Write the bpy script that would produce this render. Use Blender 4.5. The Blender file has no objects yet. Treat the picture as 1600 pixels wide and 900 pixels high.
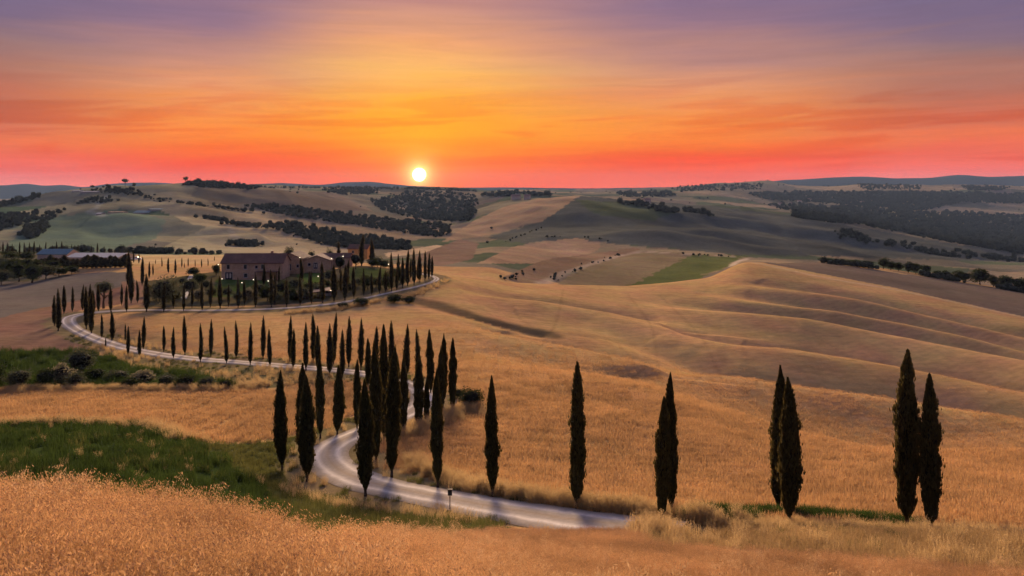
import bpy, bmesh, math, random
import numpy as np
from mathutils import Vector
rng = np.random.default_rng(7); random.seed(7)
S = bpy.context.scene
COL = S.collection
R = math.radians

# ---------------------------------------------------------------- camera, sky, sun, exposure
F, CX, HZ = 1244.0, 800.0, 292.0          # focal length in photo pixels, optical centre, horizon row
cam = bpy.data.cameras.new("camera"); camo = bpy.data.objects.new("camera", cam); COL.objects.link(camo)
cam.sensor_width = 36.0; cam.lens = F / 1600 * 36.0
cam.shift_y = -(450 - HZ) / 1600.0
cam.clip_start = 0.1; cam.clip_end = 40000
camo.location = (0, 0, 0); camo.rotation_euler = (R(90), 0, 0)
S.camera = camo

SUN_AZ = math.degrees(math.atan((655 - CX) / F))     # degrees right of the viewing axis
SUN_EL = math.degrees(math.atan((HZ - 273) / F))
LAMP_EL = 15.0
SKY_STRENGTH = 0.72
S.view_settings.view_transform = 'Standard'; S.view_settings.look = 'None'
S.view_settings.gamma = 1.0; S.view_settings.exposure = 0.47
S.view_settings.use_curve_mapping = False

def srgb(r, g, b):
    def f(c):
        c /= 255.0
        return c / 12.92 if c <= 0.04045 else ((c + 0.055) / 1.055) ** 2.4
    return (f(r), f(g), f(b), 1.0)

class NT:
    """small helper to wire shader nodes"""
    def __init__(s, tree): s.t = tree; s.n = tree.nodes; s.l = tree.links
    def new(s, typ, **kw):
        nd = s.n.new(typ)
        for k, v in kw.items(): setattr(nd, k, v)
        return nd
    def put(s, sock, v):
        if hasattr(v, 'is_output') or isinstance(v, bpy.types.NodeSocket): s.l.new(v, sock)
        else: sock.default_value = v
    def m(s, op, a, b=None, c=None, clamp=False):
        nd = s.n.new('ShaderNodeMath'); nd.operation = op; nd.use_clamp = clamp
        s.put(nd.inputs[0], a)
        if b is not None: s.put(nd.inputs[1], b)
        if c is not None: s.put(nd.inputs[2], c)
        return nd.outputs[0]
    def v(s, op, a, b=None, out=0):
        nd = s.n.new('ShaderNodeVectorMath'); nd.operation = op
        s.put(nd.inputs[0], a)
        if b is not None: s.put(nd.inputs[3 if op == 'SCALE' else 1], b)
        return nd.outputs[1 if op in ('DOT_PRODUCT', 'LENGTH', 'DISTANCE') else out]
    def mix(s, f, a, b, bt='MIX'):
        nd = s.n.new('ShaderNodeMix'); nd.data_type = 'RGBA'; nd.blend_type = bt
        s.put(nd.inputs[0], f); s.put(nd.inputs[6], a); s.put(nd.inputs[7], b)
        return nd.outputs[2]
    def rng(s, x, a, b, c, d, smooth=False):
        nd = s.n.new('ShaderNodeMapRange'); nd.interpolation_type = 'SMOOTHSTEP' if smooth else 'LINEAR'
        s.put(nd.inputs[0], x)
        for i, q in enumerate((a, b, c, d)): nd.inputs[i + 1].default_value = q
        return nd.outputs[0]
    def ramp(s, f, stops, interp='LINEAR'):
        nd = s.n.new('ShaderNodeValToRGB'); cr = nd.color_ramp; cr.interpolation = interp
        while len(cr.elements) > 1: cr.elements.remove(cr.elements[-1])
        cr.elements[0].position = stops[0][0]; cr.elements[0].color = stops[0][1]
        for p, c in stops[1:]:
            e = cr.elements.new(p); e.color = c
        s.put(nd.inputs[0], f)
        return nd.outputs[0]
    def noise(s, vec, scale, detail=3.0, rough=0.55, dist=0.0):
        nd = s.n.new('ShaderNodeTexNoise'); nd.inputs['Scale'].default_value = scale
        nd.inputs['Detail'].default_value = detail; nd.inputs['Roughness'].default_value = rough
        nd.inputs['Distortion'].default_value = dist
        if vec is not None: s.l.new(vec, nd.inputs['Vector'])
        return nd.outputs[0]

def build_world():
    w = bpy.data.worlds.new("World"); S.world = w; w.use_nodes = True
    w.node_tree.nodes.clear(); N = NT(w.node_tree)
    d = N.new('ShaderNodeTexCoord').outputs['Generated']
    d = N.v('NORMALIZE', d)
    sep = N.new('ShaderNodeSeparateXYZ'); N.l.new(d, sep.inputs[0])
    az = N.m('MULTIPLY', N.m('ARCTAN2', sep.outputs[0], sep.outputs[1]), 180 / math.pi)   # 0 = +Y, right positive
    el = N.m('MULTIPLY', N.m('ARCSINE', sep.outputs[2]), 180 / math.pi)
    rel = N.m('SUBTRACT', az, SUN_AZ)
    aa = N.m('MAXIMUM', rel, N.m('MULTIPLY', rel, -1.35))
    # thin cirrus: stretched noise bends and tints the bands
    cv = N.new('ShaderNodeCombineXYZ')
    N.l.new(N.m('MULTIPLY', az, 0.035), cv.inputs[0])
    N.l.new(N.m('ADD', N.m('MULTIPLY', el, 0.30), N.m('MULTIPLY', az, 0.012)), cv.inputs[1])
    n1 = N.noise(cv.outputs[0], 1.0, 4.0, 0.5, 0.6)
    cv2 = N.new('ShaderNodeCombineXYZ')
    N.l.new(N.m('MULTIPLY', az, 0.06), cv2.inputs[0])
    N.l.new(N.m('SUBTRACT', N.m('MULTIPLY', el, 0.75), N.m('MULTIPLY', az, 0.03)), cv2.inputs[1])
    cv2.inputs[2].default_value = 4.7
    n2 = N.noise(cv2.outputs[0], 1.0, 5.0, 0.55, 0.8)
    elw = N.m('ADD', el, N.m('MULTIPLY', N.m('SUBTRACT', n1, 0.5), N.rng(el, 0.5, 6, 0.6, 3.6)))
    elw = N.m('ADD', elw, N.m('MULTIPLY', N.m('SUBTRACT', n2, 0.5), N.rng(el, 0.3, 5, 0.8, 2.2)))
    fac = N.m('DIVIDE', elw, 20.0, clamp=True)
    def st(L): return [(p / 20.0, srgb(*c)) for p, c in L]
    c0 = N.ramp(fac, st([(0, (255, 78, 6)), (0.9, (255, 90, 0)), (1.8, (255, 108, 0)), (2.7, (255, 136, 0)), (3.5, (254, 156, 4)), (4.7, (252, 162, 20)), (6.5, (250, 170, 54)),
                         (8.3, (250, 184, 100)), (10.2, (238, 164, 112)), (12, (208, 148, 126)), (13.5, (190, 134, 128)), (20, (140, 118, 145))]))
    c1 = N.ramp(fac, st([(0, (255, 96, 64)), (0.7, (252, 78, 36)), (1.9, (254, 80, 18)), (2.7, (255, 112, 20)), (3.4, (254, 134, 44)), (4.7, (248, 144, 62)),
                         (6.5, (232, 152, 104)), (8, (204, 142, 120)), (9.8, (176, 128, 126)), (11.2, (148, 114, 134)), (13.5, (126, 104, 136)), (20, (106, 102, 148))]))
    c2 = N.ramp(fac, st([(0, (252, 128, 116)), (0.9, (248, 104, 92)), (1.9, (242, 98, 72)), (2.8, (240, 114, 68)), (3.6, (218, 110, 78)), (5.2, (194, 108, 84)),
                         (7.0, (172, 116, 102)), (8.8, (150, 114, 116)), (10.6, (122, 102, 130)), (13.3, (104, 98, 136)), (20, (94, 98, 146))]))
    c = N.mix(N.rng(aa, 0, 20, 0, 1, True), c0, c1)
    c = N.mix(N.rng(aa, 19, 37, 0, 1, True), c, c2)
    red = N.m('MULTIPLY', N.rng(n2, 0.47, 0.60, 0, 1, True), N.m('MULTIPLY', N.rng(el, 0.2, 2.0, 0.3, 1), N.rng(el, 4.5, 8.5, 1, 0)))
    c = N.mix(N.m('MULTIPLY', red, 0.78), c, N.v('MULTIPLY', c, (0.95, 0.60, 0.44)))
    # above the picture the dusk sky goes on to an even lavender blue
    c = N.mix(N.rng(el, 13, 55, 0, 1, True), c, srgb(*ZENITH))
    east = N.ramp(N.m('DIVIDE', el, 60.0, clamp=True), [(0, srgb(150, 118, 136)), (0.25, srgb(116, 112, 150)), (1, srgb(*ZENITH))])
    c = N.mix(N.rng(N.m('ABSOLUTE', rel), 50, 150, 0, 1, True), c, east)
    c = N.v('SCALE', c, N.rng(el, 0.0, 2.6, 1.16, 1.0))      # the bright rim of the dusk horizon
    # faint streaks
    stv = N.new('ShaderNodeCombineXYZ')
    N.l.new(N.m('MULTIPLY', az, 0.10), stv.inputs[0]); N.l.new(N.m('MULTIPLY', el, 1.7), stv.inputs[1])
    n3 = N.noise(stv.outputs[0], 1.0, 6.0, 0.6, 1.0)
    c = N.v('SCALE', c, N.rng(n3, 0.25, 0.75, 0.93, 1.07))
    # the sun and its aureole
    sa, se = R(SUN_AZ), R(SUN_EL)
    sdir = (math.sin(sa) * math.cos(se), math.cos(sa) * math.cos(se), math.sin(se))
    gam = N.m('MULTIPLY', N.m('ARCCOSINE', N.m('MINIMUM', N.v('DOT_PRODUCT', d, sdir), 1.0)), 180 / math.pi)
    halo = N.m('MULTIPLY', N.m('EXPONENT', N.m('MULTIPLY', gam, -0.36)), 0.38)
    c = N.v('ADD', c, N.v('SCALE', srgb(255, 190, 0)[:3], halo))
    halo2 = N.m('MULTIPLY', N.m('EXPONENT', N.m('MULTIPLY', gam, -2.3)), 3.2)
    c = N.v('ADD', c, N.v('SCALE', srgb(255, 235, 150)[:3], halo2))
    disc = N.rng(gam, 0.52, 0.34, 0.0, 9.0, True)
    c = N.v('ADD', c, N.v('SCALE', (1.0, 0.93, 0.72), disc))
    # physical twilight sky as the base of the light
    sky = N.new('ShaderNodeTexSky'); sky.sky_type = 'NISHITA'; sky.sun_disc = False
    sky.sun_elevation = R(SUN_EL); sky.sun_rotation = R(SUN_AZ); sky.altitude = 250; sky.dust_density = 2.0
    b1 = N.new('ShaderNodeBackground'); N.l.new(c, b1.inputs[0]); b1.inputs[1].default_value = SKY_STRENGTH
    b2 = N.new('ShaderNodeBackground'); N.l.new(sky.outputs[0], b2.inputs[0]); b2.inputs[1].default_value = 0.004
    add = N.new('ShaderNodeAddShader'); N.l.new(b1.outputs[0], add.inputs[0]); N.l.new(b2.outputs[0], add.inputs[1])
    out = N.new('ShaderNodeOutputWorld'); N.l.new(add.outputs[0], out.inputs[0])
    w.cycles.sampling_method = 'MANUAL'; w.cycles.sample_map_resolution = 512
ZENITH = (108, 112, 152)
build_world()
sl = bpy.data.lights.new("sun", 'SUN'); sl.energy = 5.0; sl.color = (1.0, 0.68, 0.42); sl.angle = R(17)
slo = bpy.data.objects.new("sun", sl); COL.objects.link(slo)
slo.rotation_euler = Vector((math.sin(R(SUN_AZ)) * math.cos(R(LAMP_EL)), math.cos(R(SUN_AZ)) * math.cos(R(LAMP_EL)), math.sin(R(LAMP_EL)))).to_track_quat('Z', 'Y').to_euler()
S.cycles.max_bounces = 4; S.cycles.diffuse_bounces = 2; S.cycles.transmission_bounces = 2; S.cycles.use_adaptive_sampling = True; S.cycles.adaptive_threshold = 0.03
S.cycles.transparent_max_bounces = 4; S.cycles.volume_bounces = 0; S.cycles.use_denoising = True
S.cycles.caustics_reflective = False; S.cycles.caustics_refractive = False

# ---------------------------------------------------------------- numeric helpers
def pchip_slopes(x, y):
    h = np.diff(x); d = np.diff(y) / h; m = np.zeros_like(y)
    w1 = 2 * h[1:] + h[:-1]; w2 = h[1:] + 2 * h[:-1]
    ok = d[:-1] * d[1:] > 0
    with np.errstate(divide='ignore', invalid='ignore'):
        mm = (w1 + w2) / (w1 / d[:-1] + w2 / d[1:])
    m[1:-1] = np.where(ok, mm, 0); m[0] = d[0]; m[-1] = d[-1]
    return m
def pchip(x, y, q):
    x = np.asarray(x, float); y = np.asarray(y, float); q = np.clip(q, x[0], x[-1])
    m = pchip_slopes(x, y); i = np.clip(np.searchsorted(x, q, side='right') - 1, 0, len(x) - 2)
    h = x[i + 1] - x[i]; t = (q - x[i]) / h
    return ((1 + 2 * t) * (1 - t) ** 2 * y[i] + t * (1 - t) ** 2 * h * m[i] + t * t * (3 - 2 * t) * y[i + 1] + t * t * (t - 1) * h * m[i + 1])
def vnoise(x, y, seed=0):
    xi = np.floor(x).astype(np.int64); yi = np.floor(y).astype(np.int64); fx = x - xi; fy = y - yi
    def hsh(a, b):
        n = (a * 374761393 + b * 668265263 + seed * 982451653) & 0xffffffff
        n = ((n ^ (n >> 13)) * 1274126177) & 0xffffffff
        return ((n ^ (n >> 16)) & 0xffff) / 32767.5 - 1.0
    u = fx * fx * fx * (fx * (fx * 6 - 15) + 10); v = fy * fy * fy * (fy * (fy * 6 - 15) + 10)
    return (hsh(xi, yi) * (1 - u) + hsh(xi + 1, yi) * u) * (1 - v) + (hsh(xi, yi + 1) * (1 - u) + hsh(xi + 1, yi + 1) * u) * v
def fbm(x, y, seed=0, o=4):
    r = 0; a = 1.0; t = 0
    for k in range(o):
        r = r + a * vnoise(x * 2 ** k, y * 2 ** k, seed + k); t += a; a *= 0.5
    return r / t
def inpoly(px, py, poly):
    r = np.zeros(px.shape, bool); n = len(poly); j = n - 1
    for i in range(n):
        xi, yi = poly[i]; xj, yj = poly[j]
        c = ((yi > py) != (yj > py))
        with np.errstate(divide='ignore', invalid='ignore'):
            r ^= c & (px < (xj - xi) * (py - yi) / (yj - yi + 1e-12) + xi)
        j = i
    return r
def seg_dist(x, y, P):
    """distance to polyline P (n,2), and arc position of the nearest point"""
    best = np.full(x.shape, 1e18); tpos = np.zeros(x.shape)
    for i in range(len(P) - 1):
        ax, ay = P[i][0], P[i][1]; bx, by = P[i + 1][0], P[i + 1][1]
        dx, dy = bx - ax, by - ay; L = dx * dx + dy * dy + 1e-12
        t = np.clip(((x - ax) * dx + (y - ay) * dy) / L, 0, 1)
        d = (x - ax - t * dx) ** 2 + (y - ay - t * dy) ** 2
        k = d < best; best = np.where(k, d, best); tpos = np.where(k, i + t, tpos)
    return np.sqrt(best), tpos
def world(px, py, Y): return ((px - CX) / F * Y, Y, -(py - HZ) / F * Y)

# ---------------------------------------------------------------- terrain: land surveyed as lines across the view (bearing, dip, distance)
C8 = 8.0
LINES = [
 [(0, 'z', -6, -0.6)], [(0, 'z', 0.0, -1.75)],
 # crest of the near wheat slope (ground level)
 [(-500, 'z', 8.6, -4.25), (0, 'z', 9, -4.32), (200, 'z', 9.5, -4.6), (420, 'z', 11, -5.45), (600, 'z', 13, -6.7), (800, 'z', 16, -8.65), (1000, 'z', 19, -10.4), (1300, 'z', 22, -11.95), (1600, 'z', 24, -12.95), (2100, 'z', 24, -13.1)],
 # foot of the slope
 [(-500, 758, 46), (0, 758, 46), (200, 762, 47), (400, 782, 50), (500, 797, 50), (600, 803, 49), (700, 808, 46), (800, 816, 44), (1000, 828, 40), (1300, 838, 37), (1600, 846, 35), (2100, 850, 35)],
 # lower road and its trees
 [(-500, 705, 60), (0, 705, 60), (200, 705, 61), (400, 722, 65), (500, 728, 66), (600, 762, 59), (760, 790, 53), (900, 812, 48.5), (1000, 826, 46.5), (1233, 824, 46), (1455, 831, 45), (1600, 834, 45), (2100, 838, 45)],
 [(-500, 665, 76), (0, 665, 76), (230, 668, 76), (400, 690, 75), (527, 679, 79), (585, 668, 81), (700, 672, 79), (900, 700, 76), (1100, 720, 74), (1300, 735, 72), (1600, 745, 70), (2100, 750, 70)],
 [(-500, 611, 100), (0, 611, 100), (300, 611, 100), (400, 604, 104), (460, 592, 108), (580, 583, 111), (660, 590, 108), (700, 585, 112), (735, 572, 118), (830, 585, 112), (960, 603, 106), (1060, 632, 100), (1260, 685, 90), (1380, 705, 86), (1480, 708, 86), (1600, 708, 86), (2100, 712, 86)],
 [(-500, 548, 132), (0, 548, 132), (100, 550, 135), (200, 547, 138), (300, 560, 129), (400, 565, 124.5), (500, 565, 124), (580, 560, 124), (700, 548, 132), (800, 560, 134), (900, 578, 134), (1000, 600, 132), (1100, 630, 122), (1260, 684, 110), (1400, 722, 104), (1600, 722, 108), (2100, 725, 108)],
 [(-500, 498, 165), (0, 498, 165), (103, 503, 161), (200, 503, 160), (300, 510, 159), (400, 505, 162), (500, 505, 163), (600, 500, 165), (700, 493, 170), (800, 512, 170), (900, 532, 168), (1000, 552, 165), (1130, 578, 160), (1300, 615, 150), (1600, 662, 142), (2100, 690, 138)],
 [(-500, 470, 200), (0, 470, 200), (100, 470, 197), (200, 478, 186), (330, 481, 186), (430, 478, 190), (530, 470, 195), (600, 457, 205), (690, 442, 222), (800, 465, 215), (900, 480, 212), (1000, 498, 208), (1130, 520, 205), (1300, 550, 200), (1600, 590, 190), (2100, 630, 180)],
 [(-500, 440, 260), (0, 440, 260), (100, 433, 260), (200, 425, 255), (300, 434, 240), (400, 436, 242), (500, 432, 245), (560, 419, 248), (620, 424, 246), (690, 431, 245), (740, 434, 252), (800, 441, 258), (900, 447, 265), (1000, 448, 275), (1100, 437, 295), (1170, 412, 325), (1300, 437, 300), (1450, 467, 280), (1600, 497, 262), (2100, 580, 235)],
 [(-500, 415, 330), (0, 412, 330), (100, 405, 340), (200, 403, 345), (330, 403, 345), (420, 'z', 330, -31.5), (500, 'z', 320, -33), (560, 'z', 310, -33), (690, 'z', 310, -39), (800, 'z', 330, -46), (900, 'z', 340, -50), (1000, 'z', 360, -52), (1100, 'z', 375, -50), (1170, 'z', 395, -39.5), (1290, 410, 405), (1400, 423, 398), (1500, 440, 388), (1600, 456, 378), (2100, 530, 340)],
 [(-500, 392, 470), (0, 392, 460), (200, 396, 470), (400, 397, 480), (560, 404, 490), (690, 412, 460), (760, 415, 445), (800, 425, 440), (900, 447, 435), (1000, 450, 440), (1100, 437, 455), (1170, 409, 500), (1290, 'z', 560, -58), (1450, 'z', 560, -70), (1600, 'z', 560, -80), (2100, 'z', 560, -90)],
 [(-500, 370, 650), (0, 370, 650), (200, 375, 650), (400, 382, 650), (560, 386, 650), (690, 390, 650), (800, 383, 650), (900, 397, 620), (1000, 392, 640), (1160, 400, 640), (1290, 402, 720), (1450, 416, 720), (1600, 428, 740), (2100, 440, 740)],
 [(-500, 340, 950), (0, 335, 950), (200, 330, 950), (400, 345, 950), (560, 362, 950), (690, 367, 950), (750, 374, 900), (850, 358, 900), (950, 350, 950), (1100, 356, 1000), (1200, 366, 1000), (1300, 378, 1000), (1450, 400, 950), (1600, 414, 950), (2100, 430, 950)],
 [(-500, 335, 1300), (0, 319, 1300), (60, 305, 1300), (120, 296, 1300), (200, 288, 1300), (290, 286, 1350), (400, 293, 1400), (480, 308, 1350), (560, 332, 1300), (640, 346, 1300), (700, 350, 1300), (760, 334, 1250), (850, 314, 1250), (900, 309, 1270), (1000, 317, 1300), (1100, 323, 1350), (1200, 334, 1350), (1300, 350, 1300), (1400, 370, 1250), (1500, 390, 1150), (1600, 402, 1180), (2100, 425, 1200)],
 [(-500, 'z', 1900, -80), (0, 'z', 1900, -60), (200, 'z', 1900, -20), (290, 'z', 1900, -18), (400, 300, 1900), (500, 303, 1850), (600, 318, 1800), (660, 325, 1800), (700, 324, 1800), (760, 312, 1800), (820, 306, 1800), (900, 313, 1800), (1000, 317, 1800), (1100, 325, 1850), (1200, 330, 1900), (1300, 342, 1900), (1450, 362, 1900), (1600, 380, 1900), (2100, 400, 1900)],
 [(-500, 'z', 2700, -90), (0, 'z', 2700, -80), (300, 'z', 2700, -30), (400, 291, 2600), (500, 292, 2700), (600, 293, 2700), (700, 295, 2700), (760, 301, 2700), (830, 301, 2800), (900, 304, 2800), (1000, 302, 2800), (1100, 305, 2800), (1200, 316, 2800), (1400, 330, 2800), (1600, 345, 2800), (2100, 360, 2800)],
 [(-500, 'z', 4300, -80), (0, 'z', 4300, -80), (400, 'z', 4300, -60), (700, 'z', 4300, -30), (820, 297, 4200), (900, 297, 4200), (1000, 295, 4200), (1090, 290, 4200), (1150, 285, 4200), (1195, 283, 4200), (1240, 290, 4200), (1290, 292, 4200), (1340, 288, 4200), (1420, 289, 4200), (1500, 288, 4200), (1600, 291, 4200), (2100, 300, 4200)],
 [(0, 'z', 5200, -70)],
 [(-500, 283, 6500), (-200, 288, 6500), (0, 289, 6500), (40, 287, 6500), (70, 290, 6500), (95, 289, 6500), (130, 292, 6500), (170, 287, 6500), (220, 285, 6500), (260, 286, 6500), (320, 291, 6500), (400, 287, 6500), (440, 286, 6500), (500, 289, 6500), (545, 284, 6500), (575, 283.5, 6500), (610, 287, 6500), (650, 291, 6500), (740, 293, 6500), (800, 292, 6500), (900, 294, 6500), (1000, 293, 6500), (1150, 289, 6500), (1225, 281, 6500), (1290, 277.5, 6500), (1345, 275.5, 6500), (1400, 278, 6500), (1450, 277, 6500), (1500, 273.5, 6500), (1550, 275.5, 6500), (1600, 274.5, 6500), (1750, 270, 6500), (2100, 280, 6500)],
 [(0, 'z', 8000, -150)],
]
cols = np.concatenate([np.linspace(-1.5, -0.72, 50, endpoint=False), np.linspace(-0.72, 0.72, 700), np.linspace(0.72, 1.5, 51)[1:]])
rows = np.concatenate([np.linspace(-6, 2, 9)[:-1], np.linspace(2, 40, 96)[:-1], np.geomspace(40, 340, 400)[:-1], np.geomspace(340, 8000, 270)])
NR, NC = len(rows), len(cols)
Yk = []; Zk = []
for L in LINES:
    s_, y_, z_ = [], [], []
    for p in L:
        if p[1] == 'z': Y, z = p[2], p[3]
        else: Y = p[2]; z = -(p[1] - HZ) / F * Y
        x = (p[0] - CX) / F * Y
        s_.append(x / (Y + C8)); y_.append(Y); z_.append(z)
    if len(s_) == 1:
        Yk.append(np.full(NC, y_[0])); Zk.append(np.full(NC, z_[0]))
    else:
        s_ = np.array(s_); o = np.argsort(s_); s_ = s_[o]
        Yk.append(pchip(s_, np.array(y_)[o], cols)); Zk.append(pchip(s_, np.array(z_)[o], cols))
Yk = np.array(Yk); Zk = np.array(Zk)
for k in range(1, len(Yk)): Yk[k] = np.maximum(Yk[k], Yk[k - 1] + 1.5)
GZ = np.zeros((NR, NC))
for j in range(NC): GZ[:, j] = pchip(Yk[:, j], Zk[:, j], rows)
# soften the joins sideways and lengthwise a little
for _ in range(2):
    g = GZ.copy(); g[:, 1:-1] = 0.25 * GZ[:, :-2] + 0.5 * GZ[:, 1:-1] + 0.25 * GZ[:, 2:]; GZ = g
for _ in range(3):
    g = GZ.copy(); g[1:-1] = 0.25 * GZ[:-2] + 0.5 * GZ[1:-1] + 0.25 * GZ[2:]; GZ = g
GY = np.repeat(rows[:, None], NC, 1); GX = cols[None, :] * (rows[:, None] + C8)

def gz(x, y, G=None):
    G = GZ if G is None else G
    x = np.asarray(x, float); y = np.asarray(y, float)
    s = x / (y + C8); fi = np.interp(y, rows, np.arange(NR)); fj = np.interp(s, cols, np.arange(NC))
    i = np.clip(fi.astype(int), 0, NR - 2); j = np.clip(fj.astype(int), 0, NC - 2); a = fi - i; b = fj - j
    return (G[i, j] * (1 - b) + G[i, j + 1] * b) * (1 - a) + (G[i + 1, j] * (1 - b) + G[i + 1, j + 1] * b) * a
def hit(px, py, y0=3.0, y1=7900.0, n=900):
    """first point where the sight line of bearing px / dip py meets the land between distances y0 and y1; NaN when it misses"""
    px = np.atleast_1d(np.asarray(px, float)); py = np.atleast_1d(np.asarray(py, float))
    ys = np.geomspace(y0, y1, n)
    Y = np.repeat(ys[None, :], len(px), 0)
    d = -(py[:, None] - HZ) / F * Y - gz((px[:, None] - CX) / F * Y, Y)
    below = d <= 0; any_ = below.any(1); k = below.argmax(1); k0 = np.maximum(k - 1, 0)
    r = np.arange(len(px)); d0 = d[r, k0]; d1 = d[r, k]; t = np.where(k > 0, d0 / (d0 - d1 + 1e-9), 0)
    Yh = ys[k0] + (ys[k] - ys[k0]) * np.clip(t, 0, 1)
    Yh = np.where(any_, Yh, np.nan)
    X = (px - CX) / F * Yh
    return np.stack([X, Yh, gz(X, np.nan_to_num(Yh, nan=10.0))], 1)
def line_on_land(pts, y0, y1, n=60):
    """pixel polyline -> polyline on the land"""
    P = np.array(pts, float); L = np.concatenate([[0], np.cumsum(np.hypot(*np.diff(P, axis=0).T))])
    q = np.linspace(0, L[-1], n); h = hit(pchip(L, P[:, 0], q), pchip(L, P[:, 1], q), y0, y1)
    return h[~np.isnan(h[:, 0])]

# long folds of the rolling field (ridges +, gullies -): pixel line, distance range, half width, height
FOLDS = [
 ([(930, 503), (1050, 532), (1140, 558), (1280, 580), (1400, 601), (1600, 643), (1750, 674)], 110, 330, 7.0, 5.2),
 ([(860, 500), (960, 548), (1080, 594), (1250, 628), (1350, 640), (1600, 684), (1750, 710)], 100, 330, 6.0, 3.6),
 ([(990, 480), (1150, 502), (1300, 531), (1480, 569), (1600, 596), (1750, 632)], 130, 330, 8.0, 4.8),
 ([(1060, 462), (1250, 493), (1442, 531), (1600, 569), (1750, 606)], 140, 330, 8.0, 4.4),
 ([(1110, 444), (1280, 468), (1440, 502), (1600, 540), (1750, 576)], 150, 330, 8.0, 3.6),
 ([(690, 505), (800, 537), (920, 566), (1020, 600)], 95, 260, 6.0, 2.2),
 ([(720, 462), (850, 482), (960, 500), (1050, 514)], 150, 280, 7.0, 2.4),
 ([(640, 466), (700, 483), (780, 506), (860, 525)], 120, 260, 3.0, -0.8),
 ([(740, 640), (900, 655), (1100, 690), (1240, 712)], 60, 120, 6.0, 0.6),
 ([(800, 345), (950, 352), (1100, 372), (1250, 392)], 600, 1500, 60, -4.0),
 ([(850, 330), (1000, 340), (1150, 352), (1350, 378)], 600, 1700, 45, 7.0),
 ([(950, 370), (1100, 380), (1250, 396)], 500, 1300, 35, 6.0),
 ([(1150, 356), (1300, 372), (1480, 396)], 500, 1700, 40, 6.0),
 ([(60, 350), (160, 345), (260, 352), (360, 366)], 500, 1290, 50, 7.0),
 ([(100, 372), (220, 362), (330, 375), (420, 384)], 450, 1200, 40, -4.0),
 ([(200, 385), (300, 372), (420, 372)], 450, 1200, 35, 6.0),
 ([(60, 330), (150, 322), (260, 328), (380, 342)], 500, 1290, 40, 6.0),
]
fold_add = np.zeros_like(GZ)
for pts, y0, y1, wdt, amp in FOLDS:
    P = line_on_land(pts, y0, y1, 40)
    if len(P) < 3: continue
    m = (GY > P[:, 1].min() - 4 * wdt) & (GY < P[:, 1].max() + 4 * wdt)
    dd, tt = seg_dist(GX[m], GY[m], P[:, :2])
    tt = tt / (len(P) - 1); fade = np.clip(tt / 0.35, 0, 1) * np.clip((1 - tt) / 0.08 + 0.25, 0, 1)
    far_side = GY[m] > np.interp(GX[m], P[np.argsort(P[:, 0]), 0], P[np.argsort(P[:, 0]), 1])
    if amp > 0 and y1 < 400:
        sd = np.where(far_side, dd, -dd); ww = np.where(far_side, wdt * 1.05, wdt * 2.4)
        fold_add[m] += 1.35 * amp * (0.60 * np.exp(-(np.abs(sd) / ww) ** 2.0) - 0.45 * np.exp(-((sd - 1.5 * wdt) / (1.1 * wdt)) ** 2)) * fade
    else:
        fold_add[m] += amp * np.exp(-(dd / wdt) ** 2) * fade
GZ = GZ + fold_add
A = np.clip((GY - 25) / 60, 0, 1)
GZ += A * (0.35 * fbm(GX / 26, GY / 26, 3, 3) + 0.06 * fbm(GX / 4.0, GY / 4.0, 9, 2)) * np.clip((420 - GY) / 150, 0, 1)
GZ += np.clip((GY - 420) / 400, 0, 1) * np.clip((6000 - GY) / 1500, 0, 1) * (8.0 * fbm(GX / 190 + GY / 500, GY / 150, 5, 4) + 4.5 * fbm(GX / 60 + GY / 200, GY / 80, 25, 3))
GZ += np.clip((GY - 5400) / 600, 0, 1) * 5.0 * fbm(GX / 260, GY / 800, 15, 4)
GZ += np.clip((GY - 4) / 8, 0, 1) * np.clip((60 - GY) / 20, 0, 1) * 0.10 * fbm(GX / 2.6, GY / 2.6, 21, 3)

# ---------------------------------------------------------------- the road: its centre line on the land
ROAD_PX = [(1060, 831, 45.0), (1035, 829.5, 45.4), (1000, 827, 46.3), (900, 812, 48.6), (760, 790, 53), (660, 773, 57), (590, 757, 60), (535, 738, 64), (508, 713, 70), (526, 690, 75), (585, 668, 81), (636, 647, 87), (662, 630, 92),
           (660, 613, 98), (632, 599, 104), (580, 585, 110.5), (500, 576, 116.5), (400, 568, 123), (300, 560, 129), (200, 545, 139), (134, 525, 150), (107, 506, 159.5), (112, 493, 168), (160, 486, 175), (230, 484, 179.5),
           (330, 485, 182), (430, 482, 186), (530, 473, 192), (600, 459, 202), (655, 444.5, 213), (682, 434, 226), (672, 428, 240), (640, 426, 252)]
rp = np.array([world(*p) for p in ROAD_PX])
rl = np.concatenate([[0], np.cumsum(np.hypot(np.diff(rp[:, 0]), np.diff(rp[:, 1])))])
rq = np.arange(0, rl[-1], 1.2)
def catmull(P, L, q):
    i = np.clip(np.searchsorted(L, q, side='right') - 1, 0, len(L) - 2)
    t = ((q - L[i]) / (L[i + 1] - L[i]))[:, None]
    g = lambda k: P[np.clip(k, 0, len(P) - 1)]
    p0, p1, p2, p3 = g(i - 1), g(i), g(i + 1), g(i + 2)
    return 0.5 * (2 * p1 + (p2 - p0) * t + (2 * p0 - 5 * p1 + 4 * p2 - p3) * t * t + (3 * p1 - p0 - 3 * p2 + p3) * t ** 3)
RC = catmull(rp, rl, rq)
for _ in range(6): RC[1:-1] = 0.25 * RC[:-2] + 0.5 * RC[1:-1] + 0.25 * RC[2:]
RC[:, 2] = gz(RC[:, 0], RC[:, 1]) * 0.5 + RC[:, 2] * 0.5
for _ in range(30): RC[1:-1, 2] = 0.25 * RC[:-2, 2] + 0.5 * RC[1:-1, 2] + 0.25 * RC[2:, 2]
RW = 1.6
mr = (GY > 38) & (GY < 262)
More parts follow.
